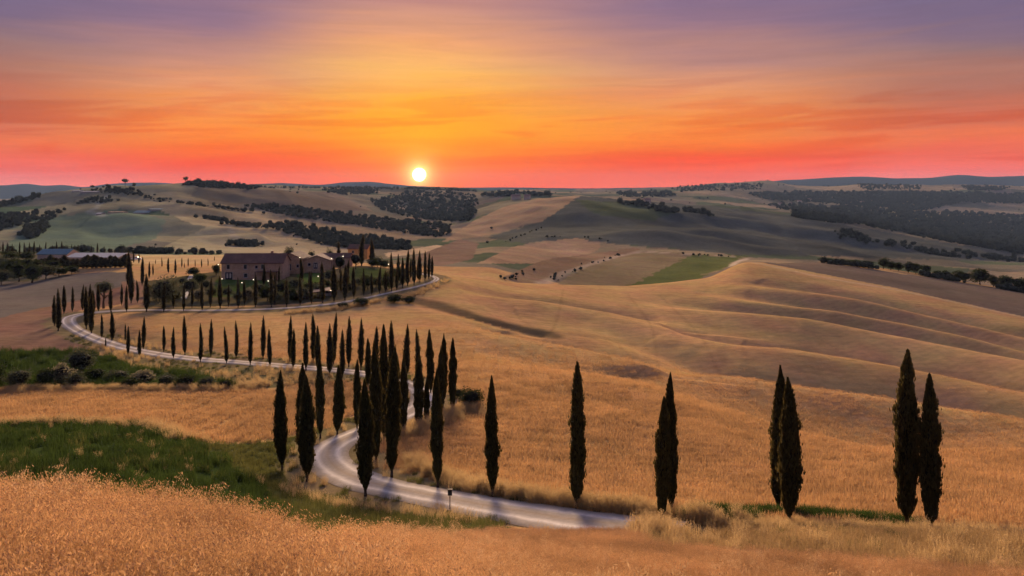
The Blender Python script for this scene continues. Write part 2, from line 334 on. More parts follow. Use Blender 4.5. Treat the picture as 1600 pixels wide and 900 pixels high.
rd = np.full(GZ.shape, 1e6); rz = np.zeros(GZ.shape)
d_, t_ = seg_dist(GX[mr], GY[mr], RC[:, :2]); rd[mr] = d_; rz[mr] = np.interp(t_, np.arange(len(RC)), RC[:, 2])
wr = np.clip((8.5 - rd) / 6.0, 0, 1); wr = wr * wr * (3 - 2 * wr)
GZ = np.where(mr, GZ * (1 - wr) + (rz - 0.07) * wr, GZ)

# ---------------------------------------------------------------- what grows where (class and crop colour per ground point)
PPX = CX + F * GX / np.maximum(GY, 1.0); PPY = HZ - F * GZ / np.maximum(GY, 1.0)
GOLD = (0.58, 0.365, 0.155)
crop = np.zeros((NR, NC, 3)); crop[:] = GOLD; cls = np.zeros((NR, NC), int)
# patchwork of far fields
far = GY > 440
PAL = np.array([(0.31, 0.25, 0.15), (0.23, 0.20, 0.13), (0.38, 0.29, 0.17), (0.16, 0.15, 0.10), (0.28, 0.25, 0.15), (0.13, 0.155, 0.085), (0.22, 0.18, 0.13)])
seeds = np.stack([rng.uniform(-9000, 9000, 2600), 440 + 7600 * rng.random(2600) ** 1.6], 1)
best = np.full(GX.shape, 1e18); bid = np.zeros(GX.shape, int)
wx = GX + 40 * fbm(GX / 130, GY / 130, 31, 2); wy = GY + 40 * fbm(GX / 130, GY / 130, 37, 2)
inview = far & (np.abs(GX) < GY * 0.8)
vx, vy = wx[inview], wy[inview]; bb = np.full(vx.shape, 1e18); bi = np.zeros(vx.shape, int)
for k, (sx, sy) in enumerate(seeds):
    if abs(sx) > sy * 0.85: continue
    d = np.abs(vx - sx) * 0.55 + np.abs(vy - sy) * (0.9 + 0.5 * (k % 3)) * 0.6
    q = d < bb; bb = np.where(q, d, bb); bi = np.where(q, k, bi)
bid[inview] = bi
crop[far] = PAL[bid[far] * 7919 % 7]
cls[far] = 5
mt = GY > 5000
crop[mt] = (0.045, 0.068, 0.085)  # dark forested mountains, the blue of distant haze mixed into their colour
def field(poly, y0, y1, col, c=9, soft=0.0):
    m = (GY > y0) & (GY < y1)
    jx = PPX[m] + soft * fbm(GX[m] / 9, GY[m] / 9, 41, 3); jy = PPY[m] + 0.5 * soft * fbm(GX[m] / 9, GY[m] / 9, 43, 3)
    k = inpoly(jx, jy, poly); idx = np.flatnonzero(m.ravel())[k]
    crop.reshape(-1, 3)[idx] = col; cls.reshape(-1)[idx] = c
def stroke(pts, y0, y1, wdt, col, c=None, a=1.0):
    P = line_on_land(pts, y0, y1, 50)
    if len(P) < 2: return P
    m = (GY > P[:, 1].min() - 3 * wdt) & (GY < P[:, 1].max() + 3 * wdt)
    dd, _ = seg_dist(GX[m], GY[m], P[:, :2])
    k = np.clip(1.6 - dd / wdt * (1 + 0.4 * vnoise(GX[m] / wdt * 0.5, GY[m] / wdt * 0.5, 77)), 0, 1) * a
    crop[m] = crop[m] * (1 - k[:, None]) + np.array(col) * k[:, None]
    if c is not None:
        q = cls[m]; q[k > 0.5] = c; cls[m] = q
    return P
GREEN = (0.04, 0.065, 0.02); OLIVE = (0.09, 0.105, 0.035); DRY = (0.34, 0.25, 0.13); BROWN = (0.27, 0.165, 0.105); CLAY = (0.19, 0.165, 0.13)
# near zone
field([(-900, 890), (-900, 668), (60, 664), (150, 662), (230, 668), (300, 690), (345, 715), (390, 738), (420, 760), (450, 790), (470, 830), (450, 890)], 13, 83, GREEN, 1, 9)
field([(300, 690), (360, 694), (420, 690), (500, 672), (560, 660), (600, 655), (590, 680), (520, 700), (500, 740), (560, 775), (700, 805), (800, 824), (700, 850), (560, 884), (440, 884), (430, 800), (410, 765), (350, 718)], 13, 90, OLIVE, 11, 5)
field([(1000, 850), (1060, 862), (1150, 868), (1300, 880), (1600, 903), (2300, 925), (2300, 836), (1600, 833), (1455, 829), (1233, 821), (1130, 815), (1050, 817), (1010, 836)], 13, 47.5, (0.30, 0.215, 0.115), 2, 3)
field([(-900, 548), (100, 548), (170, 558), (300, 572), (420, 582), (450, 592), (390, 609), (-900, 609)], 90, 142, (0.065, 0.085, 0.03), 3, 5)
field([(165, 552), (300, 566), (420, 575), (500, 580), (590, 592), (500, 600), (440, 603), (380, 612), (330, 590), (200, 575)], 90, 142, (0.20, 0.17, 0.075), 2, 4)
field([(-900, 430), (0, 432), (195, 425), (222, 470), (125, 485), (90, 500), (95, 520), (140, 546), (100, 549), (-900, 549)], 125, 320, BROWN, 4, 2)
field([(-900, 430), (0, 432), (195, 425), (215, 440), (120, 470), (60, 482), (0, 497), (-900, 515)], 140, 330, CLAY, 4, 3)
field([(222, 440), (340, 424), (420, 430), (560, 412), (640, 424), (640, 440), (600, 456), (530, 470), (400, 478), (225, 480)], 182, 275, (0.13, 0.11, 0.055), 6, 2)
field([(338, 437), (420, 438), (418, 452), (380, 462), (330, 464)], 182, 275, (0.085, 0.125, 0.032), 6, 3)
field([(462, 428), (508, 426), (505, 441), (468, 444)], 182, 275, (0.09, 0.14, 0.032), 6, 3)
field([(545, 418), (605, 420), (600, 438), (545, 440)], 182, 275, (0.085, 0.11, 0.035), 6, 3)
field([(190, 440), (225, 440), (225, 475), (190, 478)], 170, 275, (0.30, 0.185, 0.12), 4, 2)
field([(-900, 385), (60, 392), (60, 440), (-900, 440)], 255, 460, (0.13, 0.12, 0.07), 3, 2)
field([(170, 393), (360, 393), (360, 412), (170, 412)], 290, 480, (0.62, 0.45, 0.22), 7, 1)
# fields beyond the golden ridge
field([(862, 450), (905, 420), (960, 400), (1000, 392), (1080, 394), (1168, 402), (1120, 425), (1050, 442), (980, 450)], 395, 700, (0.29, 0.225, 0.12), 5, 1)
field([(975, 450), (1030, 424), (1080, 400), (1166, 400), (1130, 421), (1080, 438), (1010, 450)], 395, 700, (0.145, 0.165, 0.055), 5, 10)
field([(1172, 404), (1290, 410), (1600, 456), (1950, 510), (1950, 565), (1600, 495), (1400, 450), (1200, 412)], 240, 425, (0.20, 0.155, 0.11), 8, 1)
field([(745, 412), (800, 386), (880, 372), (940, 374), (935, 392), (860, 412)], 420, 900, (0.42, 0.29, 0.17), 5, 1)
field([(765, 442), (850, 406), (1000, 386), (1000, 394), (900, 420), (840, 447)], 395, 760, (0.30, 0.205, 0.12), 5, 1)
field([(600, 396), (680, 383), (700, 384), (660, 396), (605, 402)], 440, 900, (0.62, 0.46, 0.27), 5, 0)
field([(640, 404), (720, 373), (748, 380), (738, 405), (690, 416)], 440, 900, (0.27, 0.185, 0.12), 5, 0)
field([(690, 378), (740, 345), (790, 322), (850, 308), (905, 306), (905, 322), (850, 345), (760, 368), (720, 374)], 600, 1500, (0.43, 0.30, 0.17), 5, 0)
field([(905, 306), (1000, 312), (1100, 320), (1250, 338), (1450, 374), (1600, 396), (1600, 410), (1300, 400), (1160, 398), (950, 380), (900, 372), (820, 380), (760, 372), (850, 345)], 560, 1700, (0.125, 0.13, 0.10), 5, 4)
field([(900, 312), (990, 318), (1060, 330), (1020, 345), (930, 335)], 600, 1500, (0.115, 0.135, 0.07), 5, 4)
# left hill
field([(0, 392), (60, 340), (200, 326), (260, 345), (240, 375), (170, 392)], 440, 1250, (0.19, 0.21, 0.135), 5, 5)
field([(210, 312), (330, 325), (420, 338), (520, 362), (560, 380), (430, 372), (300, 350)], 440, 1390, (0.44, 0.33, 0.19), 5, 2)
field([(240, 392), (330, 352), (440, 372), (560, 392), (500, 398), (380, 397)], 440, 1200, (0.40, 0.32, 0.19), 5, 2)
field([(300, 292), (520, 300), (585, 330), (480, 330), (330, 318)], 900, 2000, (0.235, 0.18, 0.12), 5, 2)
for k in range(9):
    stroke([(700 + 75 * k, 640 + 9 * k), (760 + 80 * k, 610 + 11 * k), (800 + 85 * k, 580 + 13 * k), (830 + 90 * k, 552 + 10 * k)], 60, 200, 0.22, (0.36, 0.21, 0.08), None, 0.45)
for k in (0, 2, 3, 6):   # old tramlines across the golden field
    stroke([(880 + 50 * k, 452 + 3 * k), (870 + 75 * k, 500 + 9 * k), (830 + 100 * k, 560 + 12 * k)], 90, 330, 0.3, (0.34, 0.21, 0.09), None, 0.3)
stroke([(640, 466), (700, 483), (780, 506), (860, 525)], 120, 260, 2.2, (0.15, 0.115, 0.06), 2, 0.8)
stroke([(770, 575), (900, 590), (1010, 612), (1150, 632)], 95, 260, 0.5, (0.22, 0.15, 0.08), None, 0.6)
stroke([(735, 590), (900, 612), (1000, 640), (1110, 655)], 60, 115, 0.35, (0.22, 0.13, 0.06), None, 0.5)
stroke([(1178, 410), (1300, 436), (1400, 453), (1600, 496)], 200, 400, 1.2, (0.62, 0.48, 0.28), 2, 0.7)
stroke([(835, 449), (880, 428), (960, 402), (1000, 393)], 395, 700, 3.0, (0.50, 0.40, 0.28), None, 0.7)
stroke([(1168, 404), (1150, 410), (1143, 416)], 300, 700, 2.0, (0.65, 0.52, 0.36), None, 0.9)
stroke([(1000, 393), (1080, 397), (1160, 402)], 420, 760, 2.0, (0.55, 0.44, 0.32), None, 0.6)
stroke([(168, 305), (160, 312), (150, 325), (140, 330), (165, 338)], 500, 1300, 3.0, (0.5, 0.42, 0.32), None, 0.7)
stroke([(358, 352), (366, 368), (390, 380)], 450, 1200, 2.5, (0.5, 0.4, 0.28), None, 0.6)
stroke([(640, 340), (700, 352)], 500, 1800, 10, (0.5, 0.36, 0.22), None, 0.6)
# verges of the road
mv = rd < 6
vw = np.clip((5.0 + 1.2 * vnoise(GX[mv] / 3, GY[mv] / 3, 5) - rd[mv]) / 1.6, 0, 1)[:, None]
crop[mv] = crop[mv] * (1 - vw) + (np.array(DRY) * 0.72 + np.array(OLIVE) * 0.28) * vw
q = cls[mv]; q[(vw[:, 0] > 0.5) & (q != 1)] = 2; cls[mv] = q
q = cls[mv]; q[rd[mv] < RW + 0.1] = 10; cls[mv] = q
fs = far & (GY < 5000)
sv = 1 + 0.30 * fbm(GX / 60 + GY / 160, GY / 320, 51, 4) + 0.22 * fbm(GX / 190, GY / 260, 55, 3)
crop[fs] *= np.clip(sv[fs], 0.5, 1.6)[:, None]
lh = fs & (GY < 2000) & (PPX < 520); wl = np.clip((520 - PPX[lh]) / 350, 0, 1)[:, None]
crop[lh] *= 1 - wl * np.array([0.24, 0.06, 0.04])      # cool blue-green ambient shade put into the left hill's crop colour
ns = (GY > 60) & (GY < 440)
sv = 1 + 0.10 * fbm(GX / 22 + GY / 40, GY / 60, 57, 4)
crop[ns] *= sv[ns][:, None]
def gcls(x, y):
    s = x / (y + C8); i = np.clip(np.rint(np.interp(y, rows, np.arange(NR))).astype(int), 0, NR - 1)
    j = np.clip(np.rint(np.interp(s, cols, np.arange(NC))).astype(int), 0, NC - 1)
    return cls[i, j]

# ---------------------------------------------------------------- materials
def mat(name):
    m = bpy.data.materials.new(name); m.use_nodes = True; m.node_tree.nodes.clear()
    N = NT(m.node_tree); out = N.new('ShaderNodeOutputMaterial')
    return m, N, out
def solid(name, col, rough=0.8, var=0.15, scale=3.0, metal=0.0, bump=0.0, emit=None):
    m, N, out = mat(name); b = N.new('ShaderNodeBsdfPrincipled')
    tc = N.new('ShaderNodeTexCoord').outputs['Object']
    n = N.noise(tc, scale, 4.0, 0.6)
    c = N.v('SCALE', col, N.rng(n, 0.2, 0.8, 1 - var, 1 + var))
    N.l.new(c, b.inputs['Base Color']); b.inputs['Roughness'].default_value = rough; b.inputs['Metallic'].default_value = metal
    b.inputs['Specular IOR Level'].default_value = 0.25
    if bump:
        bp = N.new('ShaderNodeBump'); bp.inputs['Strength'].default_value = bump; bp.inputs['Distance'].default_value = 0.05
        N.l.new(N.noise(tc, scale * 4, 4.0, 0.65), bp.inputs['Height']); N.l.new(bp.outputs[0], b.inputs['Normal'])
    if emit:
        b.inputs['Emission Color'].default_value = emit[0]; b.inputs['Emission Strength'].default_value = emit[1]
    N.l.new(b.outputs[0], out.inputs[0]); return m
def leafmat(name, col, var=0.35, trans=0.35, tcol=None, scale=1.2):
    m, N, out = mat(name)
    oi = N.new('ShaderNodeObjectInfo').outputs['Random']
    g = N.new('ShaderNodeNewGeometry'); rnd = g.outputs['Random Per Island']
    pn = N.noise(g.outputs['Position'], 0.22, 3.0, 0.6)
    f = N.m('ADD', N.m('ADD', N.m('MULTIPLY', oi, 0.15), N.m('MULTIPLY', rnd, 0.4)), N.m('MULTIPLY', N.rng(pn, 0.3, 0.7, 0, 1), 0.45))
    c = N.v('SCALE', col, N.rng(f, 0, 1, 1 - var, 1 + var))
    tcx = N.v('SCALE', tcol or tuple(min(1, q * 1.3) for q in col), N.rng(f, 0, 1, 1 - var, 1 + var))
    d = N.new('ShaderNodeBsdfDiffuse'); N.l.new(c, d.inputs[0])
    t = N.new('ShaderNodeBsdfTranslucent'); N.l.new(tcx, t.inputs[0])
    mx = N.new('ShaderNodeMixShader'); mx.inputs[0].default_value = trans
    N.l.new(d.outputs[0], mx.inputs[1]); N.l.new(t.outputs[0], mx.inputs[2]); N.l.new(mx.outputs[0], out.inputs[0])
    return m

def ground_material():
    m, N, out = mat("land")
    at = N.new('ShaderNodeAttribute'); at.attribute_name = 'crop'
    pos = N.new('ShaderNodeNewGeometry').outputs['Position']
    n1 = N.noise(pos, 0.035, 4.0, 0.6, 0.5)
    n2 = N.noise(pos, 0.45, 5.0, 0.65)
    st = N.new('ShaderNodeMapping'); st.inputs['Scale'].default_value = (0.12, 1.0, 1.0); st.inputs['Rotation'].default_value = (0, 0, R(18)); N.l.new(pos, st.inputs[0])
    n3 = N.noise(st.outputs[0], 0.8, 4.0, 0.6, 0.3)
    n4 = N.noise(pos, 5.0, 3.0, 0.7)
    f = N.m('MULTIPLY', N.rng(n1, 0.3, 0.7, 0.84, 1.12), N.rng(n2, 0.25, 0.75, 0.82, 1.18))
    f = N.m('MULTIPLY', f, N.rng(n3, 0.25, 0.75, 0.86, 1.12))
    f = N.m('MULTIPLY', f, N.rng(n4, 0.25, 0.75, 0.82, 1.18))
    wv = N.new('ShaderNodeTexWave'); wv.inputs['Scale'].default_value = 0.16; wv.inputs['Distortion'].default_value = 2.2; wv.inputs['Detail'].default_value = 2.0; wv.inputs['Detail Scale'].default_value = 0.25
    mp2 = N.new('ShaderNodeMapping'); mp2.inputs['Rotation'].default_value = (0, 0, R(64)); N.l.new(pos, mp2.inputs[0]); N.l.new(mp2.outputs[0], wv.inputs['Vector'])
    f = N.m('MULTIPLY', f, N.rng(wv.outputs['Fac'], 0, 1, 0.965, 1.03))
    c = N.v('SCALE', at.outputs['Color'], f)
    hue = N.new('ShaderNodeHueSaturation'); hue.inputs['Saturation'].default_value = 1.0
    N.l.new(N.rng(N.noise(pos, 0.08, 3.0), 0.3, 0.7, 0.485, 0.515), hue.inputs['Hue']); N.l.new(c, hue.inputs['Color'])
    b = N.new('ShaderNodeBsdfDiffuse'); N.l.new(hue.outputs[0], b.inputs[0]); b.inputs['Roughness'].default_value = 0.0
    bp = N.new('ShaderNodeBump'); bp.inputs['Strength'].default_value = 0.4; bp.inputs['Distance'].default_value = 0.04
    hgt = N.m('ADD', N.m('MULTIPLY', n2, 0.6), N.m('ADD', N.m('MULTIPLY', n4, 0.25), N.m('MULTIPLY', n3, 0.5)))
    N.l.new(hgt, bp.inputs['Height']); N.l.new(bp.outputs[0], b.inputs['Normal'])
    N.l.new(b.outputs[0], out.inputs[0]); return m

def road_material():
    m, N, out = mat("white_gravel")
    at = N.new('ShaderNodeAttribute'); at.attribute_name = 'across'
    pos = N.new('ShaderNodeNewGeometry').outputs['Position']
    a = at.outputs['Fac']                                   # -1..1 across the road
    nz = N.noise(pos, 0.5, 4.0, 0.6); aw = N.m('ADD', a, N.m('MULTIPLY', N.m('SUBTRACT', nz, 0.5), 0.25))
    ab = N.m('ABSOLUTE', aw)
    track = N.m('SUBTRACT', 1.0, N.m('ABSOLUTE', N.m('DIVIDE', N.m('SUBTRACT', ab, 0.48), 0.22)), clamp=True)
    mid = N.m('SUBTRACT', 1.0, N.m('DIVIDE', ab, 0.2), clamp=True)
    c = N.mix(track, (0.52, 0.455, 0.36, 1), (0.90, 0.82, 0.68, 1))
    c = N.mix(N.m('MULTIPLY', mid, 0.8), c, (0.46, 0.37, 0.26, 1))
    edge = N.rng(N.m('ADD', ab, N.m('MULTIPLY', N.m('SUBTRACT', N.noise(pos, 1.4, 4.0, 0.7), 0.5), 0.5)), 0.72, 0.98, 0, 0.9)
    c = N.mix(edge, c, (0.36, 0.30, 0.22, 1))
    f = N.m('MULTIPLY', N.rng(N.noise(pos, 3.0, 5.0, 0.7), 0.25, 0.75, 0.85, 1.13), N.rng(N.noise(pos, 0.25, 3.0), 0.3, 0.7, 0.9, 1.1))
    c = N.v('SCALE', c, f)
    b = N.new('ShaderNodeBsdfDiffuse'); N.l.new(c, b.inputs[0]); b.inputs['Roughness'].default_value = 0.0
    bp = N.new('ShaderNodeBump'); bp.inputs['Strength'].default_value = 0.4; bp.inputs['Distance'].default_value = 0.012
    N.l.new(N.noise(pos, 9.0, 4.0, 0.7), bp.inputs['Height']); N.l.new(bp.outputs[0], b.inputs['Normal'])
    N.l.new(b.outputs[0], out.inputs[0]); return m

M = {}
M['land'] = ground_material(); M['road'] = road_material()
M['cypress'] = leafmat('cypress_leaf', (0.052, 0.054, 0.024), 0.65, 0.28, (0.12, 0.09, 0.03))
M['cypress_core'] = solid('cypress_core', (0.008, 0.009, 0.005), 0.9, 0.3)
M['bark'] = solid('bark', (0.07, 0.05, 0.035), 0.9, 0.3, 6.0, bump=0.5)
M['leaf_dark'] = leafmat('leaf_dark', (0.045, 0.058, 0.022), 0.4, 0.25)
M['leaf_olive'] = leafmat('leaf_olive', (0.10, 0.11, 0.06), 0.35, 0.25)
M['leaf_far'] = leafmat('leaf_far', (0.058, 0.066, 0.046), 0.6, 0.15)
M['wheat'] = leafmat('wheat_straw', (0.50, 0.318, 0.165), 0.55, 0.42, (0.56, 0.335, 0.145))
M['fieldwheat'] = leafmat('field_wheat_straw', (0.57, 0.375, 0.195), 0.42, 0.36, (0.60, 0.375, 0.165))
M['ear'] = leafmat('wheat_ear', (0.57, 0.36, 0.20), 0.6, 0.38, (0.65, 0.39, 0.18))
M['grass'] = leafmat('green_grass', (0.045, 0.078, 0.022), 0.55, 0.32, (0.072, 0.115, 0.026))
M['olivegrass'] = leafmat('olive_grass', (0.115, 0.13, 0.045), 0.5, 0.35, (0.17, 0.17, 0.05))
M['palebush'] = leafmat('pale_bush_leaf', (0.26, 0.235, 0.14), 0.45, 0.3)
M['dullgrass'] = leafmat('dull_grass', (0.40, 0.285, 0.145), 0.45, 0.4, (0.48, 0.33, 0.15))
M['drygrass'] = leafmat('dry_grass', (0.52, 0.39, 0.20), 0.3, 0.4, (0.70, 0.50, 0.24))

# ---------------------------------------------------------------- object helpers
def tag(o, label=None, cat=None, group=None, kind=None):
    if label: o['label'] = label
    if cat: o['category'] = cat
    if group: o['group'] = group
    if kind: o['kind'] = kind
    return o
def link(name, me, material=None, parent=None, loc=None):
    o = bpy.data.objects.new(name, me); COL.objects.link(o)
    if me is not None and material is not None:
        if len(me.materials) == 0: me.materials.append(material)
    if parent is not None: o.parent = parent
    if loc is not None: o.location = loc
    return o
def empty(name, loc, rz=0.0):
    o = bpy.data.objects.new(name, None); COL.objects.link(o); o.location = loc; o.rotation_euler = (0, 0, rz); o.empty_display_size = 0.3
    return o
def mesh_np(name, V, Fc, smooth=False):
    """V (n,3); Fc (m,3) or (m,4)"""
    V = np.asarray(V, np.float32); Fc = np.asarray(Fc, np.int32); k = Fc.shape[1]
    me = bpy.data.meshes.new(name); me.vertices.add(len(V)); me.vertices.foreach_set('co', V.ravel())
    me.loops.add(Fc.size); me.loops.foreach_set('vertex_index', Fc.ravel())
    me.polygons.add(len(Fc)); me.polygons.foreach_set('loop_start', np.arange(0, Fc.size, k, dtype=np.int32))
    me.polygons.foreach_set('loop_total', np.full(len(Fc), k, np.int32))
    me.polygons.foreach_set('use_smooth', np.full(len(Fc), smooth, bool))
    me.update(calc_edges=True); return me
class MB:
    def __init__(s): s.v = []; s.f = []; s.n = 0
    def add(s, V, Fc):
        s.v.append(np.asarray(V, float)); s.f += [tuple(int(i) + s.n for i in q) for q in Fc]; s.n += len(V); return s
    def box(s, x0, x1, y0, y1, z0, z1):
        V = [(x0, y0, z0), (x1, y0, z0), (x1, y1, z0), (x0, y1, z0), (x0, y0, z1), (x1, y0, z1), (x1, y1, z1), (x0, y1, z1)]
        return s.add(V, [(0, 3, 2, 1), (4, 5, 6, 7), (0, 1, 5, 4), (1, 2, 6, 5), (2, 3, 7, 6), (3, 0, 4, 7)])
    def tube(s, P, rad, n=6):
        P = np.asarray(P, float); V = []; Fc = []
        for i, p in enumerate(P):
            t = P[min(i + 1, len(P) - 1)] - P[max(i - 1, 0)]; t /= np.linalg.norm(t) + 1e-9
            a = np.cross(t, (0.3, 0.9, 0.1)); a /= np.linalg.norm(a) + 1e-9; b = np.cross(t, a)
            for k in range(n):
                w = 2 * math.pi * k / n; V.append(p + rad[i] * (math.cos(w) * a + math.sin(w) * b))
        for i in range(len(P) - 1):
            for k in range(n): Fc.append((i * n + k, i * n + (k + 1) % n, (i + 1) * n + (k + 1) % n, (i + 1) * n + k))
        Fc.append(tuple(range(n))[::-1]); Fc.append(tuple(range((len(P) - 1) * n, len(P) * n)))
        return s.add(V, Fc)
    def mesh(s, name, smooth=False):
        me = bpy.data.meshes.new(name); me.from_pydata(np.concatenate(s.v).tolist(), [], s.f)
        if smooth: me.polygons.foreach_set('use_smooth', [True] * len(me.polygons))
        me.update(); return me

# ---------------------------------------------------------------- the ground sheet
ii, jj = np.meshgrid(np.arange(NR - 1), np.arange(NC - 1), indexing='ij')
q0 = (ii * NC + jj).ravel()
gm = mesh_np('ground', np.stack([GX, GY, GZ], 2).reshape(-1, 3), np.stack([q0, q0 + 1, q0 + NC + 1, q0 + NC], 1), True)
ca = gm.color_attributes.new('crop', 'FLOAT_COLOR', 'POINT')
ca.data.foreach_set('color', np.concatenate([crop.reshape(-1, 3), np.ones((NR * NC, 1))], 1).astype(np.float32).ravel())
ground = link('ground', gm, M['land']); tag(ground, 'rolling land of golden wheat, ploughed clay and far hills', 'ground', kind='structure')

# ---------------------------------------------------------------- the road sheet
tan = np.gradient(RC[:, :2], axis=0); tan /= np.linalg.norm(tan, axis=1)[:, None]; nor = np.stack([tan[:, 1], -tan[:, 0]], 1)
acr = np.array([-1.0, -0.75, -0.5, -0.25, 0, 0.25, 0.5, 0.75, 1.0]); NA = len(acr)
wob = np.interp(RC[:, 1], [45, 80, 100, 150, 170, 185, 200], [1.15, 1.1, 0.9, 0.95, 0.9, 0.66, 0.5]) + 0.10 * vnoise(np.arange(len(RC)) / 6.0, np.zeros(len(RC)), 11)
RV = np.zeros((len(RC), NA, 3))
for k, a in enumerate(acr):
    RV[:, k, :2] = RC[:, :2] + nor * (a * RW * wob)[:, None]
    RV[:, k, 2] = RC[:, 2] + 0.03 - 0.08 * (abs(a) > 0.95) + 0.03 * (1 - abs(a)) - 0.025 * (abs(abs(a) - 0.5) < 0.01)
i2, j2 = np.meshgrid(np.arange(len(RC) - 1), np.arange(NA - 1), indexing='ij'); q0 = (i2 * NA + j2).ravel()
rm = mesh_np('road', RV.reshape(-1, 3), np.stack([q0, q0 + 1, q0 + NA + 1, q0 + NA], 1), True)
if rm.polygons[0].normal.z < 0: rm.flip_normals()
at = rm.attributes.new('across', 'FLOAT', 'POINT'); at.data.foreach_set('value', np.tile(acr, len(RC)).astype(np.float32))
road = link('road', rm, M['road']); tag(road, 'winding white gravel road with pale wheel tracks', 'road', kind='structure')

# ---------------------------------------------------------------- cypresses
def cypress_meshes(seed, sprays, dia, trunk_frac=0.05):
    """crown of unit height (z 0..1) built of upward sprays round a dark core, and its trunk"""
    r = np.random.default_rng(seed)
    hs = np.linspace(0, 1, 15)
    t = (hs)
    prof = np.interp(t, [0, 0.03, 0.10, 0.25, 0.42, 0.6, 0.75, 0.88, 0.96, 1.0], [0.10, 0.40, 0.72, 0.95, 1.0, 0.92, 0.74, 0.44, 0.17, 0.0])
    prof = prof ** r.uniform(0.8, 1.3) * (1 + r.normal(0, 0.10, len(hs)))
    ph = r.uniform(0, 6.28, 4)
    def rad(h, a):
        lump = 1 + 0.12 * np.sin(3 * a + 9 * h + ph[0]) + 0.10 * np.sin(5 * a - 17 * h + ph[1]) + 0.10 * np.sin(2 * a + 31 * h + ph[2]) + 0.06 * np.sin(4 * a + 57 * h)
        return 0.5 * dia * np.interp(h, hs, prof) * lump
    bend = r.normal(0, 0.018, 2)
    def ax(h): return np.stack([bend[0] * np.sin(h * 3.0 + ph[3]) * h, bend[1] * np.sin(h * 2.6) * h], -1)
    z0 = trunk_frac
    mb = []; fb = []
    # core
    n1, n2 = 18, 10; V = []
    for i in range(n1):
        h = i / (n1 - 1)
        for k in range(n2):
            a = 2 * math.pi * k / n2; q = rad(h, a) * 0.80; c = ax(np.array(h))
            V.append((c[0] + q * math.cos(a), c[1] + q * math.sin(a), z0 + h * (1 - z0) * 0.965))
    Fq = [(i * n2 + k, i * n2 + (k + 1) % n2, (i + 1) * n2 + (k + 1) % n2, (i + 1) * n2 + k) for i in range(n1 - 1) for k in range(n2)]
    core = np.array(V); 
    # sprays: slim lance-shaped leaves of four corners, pointing up and slightly out
    h = r.beta(1.15, 1.25, sprays) * 0.985; a = r.uniform(0, 2 * math.pi, sprays)
    q = rad(h, a) * r.uniform(0.72, 1.06, sprays) * np.where(r.random(sprays) < 0.10, r.uniform(1.05, 1.40, sprays), 1.0)
    c = ax(h)
    P = np.stack([c[:, 0] + q * np.cos(a), c[:, 1] + q * np.sin(a), z0 + h * (1 - z0)], 1)
    L = r.uniform(0.016, 0.042, sprays) * (1 - 0.3 * h); Wd = L * r.uniform(0.16, 0.30, sprays)
    out = np.stack([np.cos(a), np.sin(a), np.zeros(sprays)], 1); tilt = r.uniform(-0.05, 0.42, sprays)
    up = np.stack([out[:, 0] * tilt, out[:, 1] * tilt, np.ones(sprays)], 1) + r.normal(0, 0.13, (sprays, 3)); up /= np.linalg.norm(up, axis=1)[:, None]
    tw = r.uniform(0, 2 * math.pi, sprays); side = np.cross(up, np.stack([np.cos(tw), np.sin(tw), 0 * tw], 1)); side /= np.linalg.norm(side, axis=1)[:, None] + 1e-9
    v0 = P - up * L[:, None] * 0.4; v2 = P + up * L[:, None] * 0.7
    v1 = P + side * Wd[:, None]; v3 = P - side * Wd[:, None]
    SV = np.stack([v0, v1, v2, v3], 1).reshape(-1, 3); SF = np.arange(sprays * 4).reshape(-1, 4)
    SV[:, 2] = np.clip(SV[:, 2], z0 * 0.4, 1.0)
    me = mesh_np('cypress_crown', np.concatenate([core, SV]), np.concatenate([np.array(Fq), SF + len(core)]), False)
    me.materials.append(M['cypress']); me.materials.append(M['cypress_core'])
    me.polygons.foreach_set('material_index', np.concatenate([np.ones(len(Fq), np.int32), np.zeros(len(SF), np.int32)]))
    tb = MB(); tb.tube([(0, 0, -0.02), (0, 0, 0.03), (0.002, 0, 0.10), (0, 0, 0.45)], [0.024, 0.017, 0.013, 0.004], 7)
    tm = tb.mesh('cypress_trunk', True); tm.materials.append(M['bark'])
    return me, tm
CYP_NEAR = [cypress_meshes(100 + k, 8500, 0.145 + 0.006 * k, [0.05, 0.035, 0.06, 0.045][k % 4]) for k in range(5)]
CYP_FAR = [cypress_meshes(200 + k, 1500, 0.145 + 0.008 * (k % 4), 0.045) for k in range(6)]
ORD = ['first', 'second', 'third', 'fourth', 'fifth', 'sixth', 'seventh', 'eighth', 'ninth', 'tenth', 'eleventh', 'twelfth', 'thirteenth', 'fourteenth', 'fifteenth', 'sixteenth', 'seventeenth', 'eighteenth', 'nineteenth', 'twentieth']
TENS = {20: 'twent', 30: 'thirt', 40: 'fort', 50: 'fift'}
CARD = {20: 'twenty', 30: 'thirty', 40: 'forty', 50: 'fifty'}
def ordinal(n):
    if n <= 20: return ORD[n - 1]
    t, u = n // 10 * 10, n % 10
    return TENS[t] + 'ieth' if u == 0 else CARD[t] + '-' + ORD[u - 1]
NCYP = 0
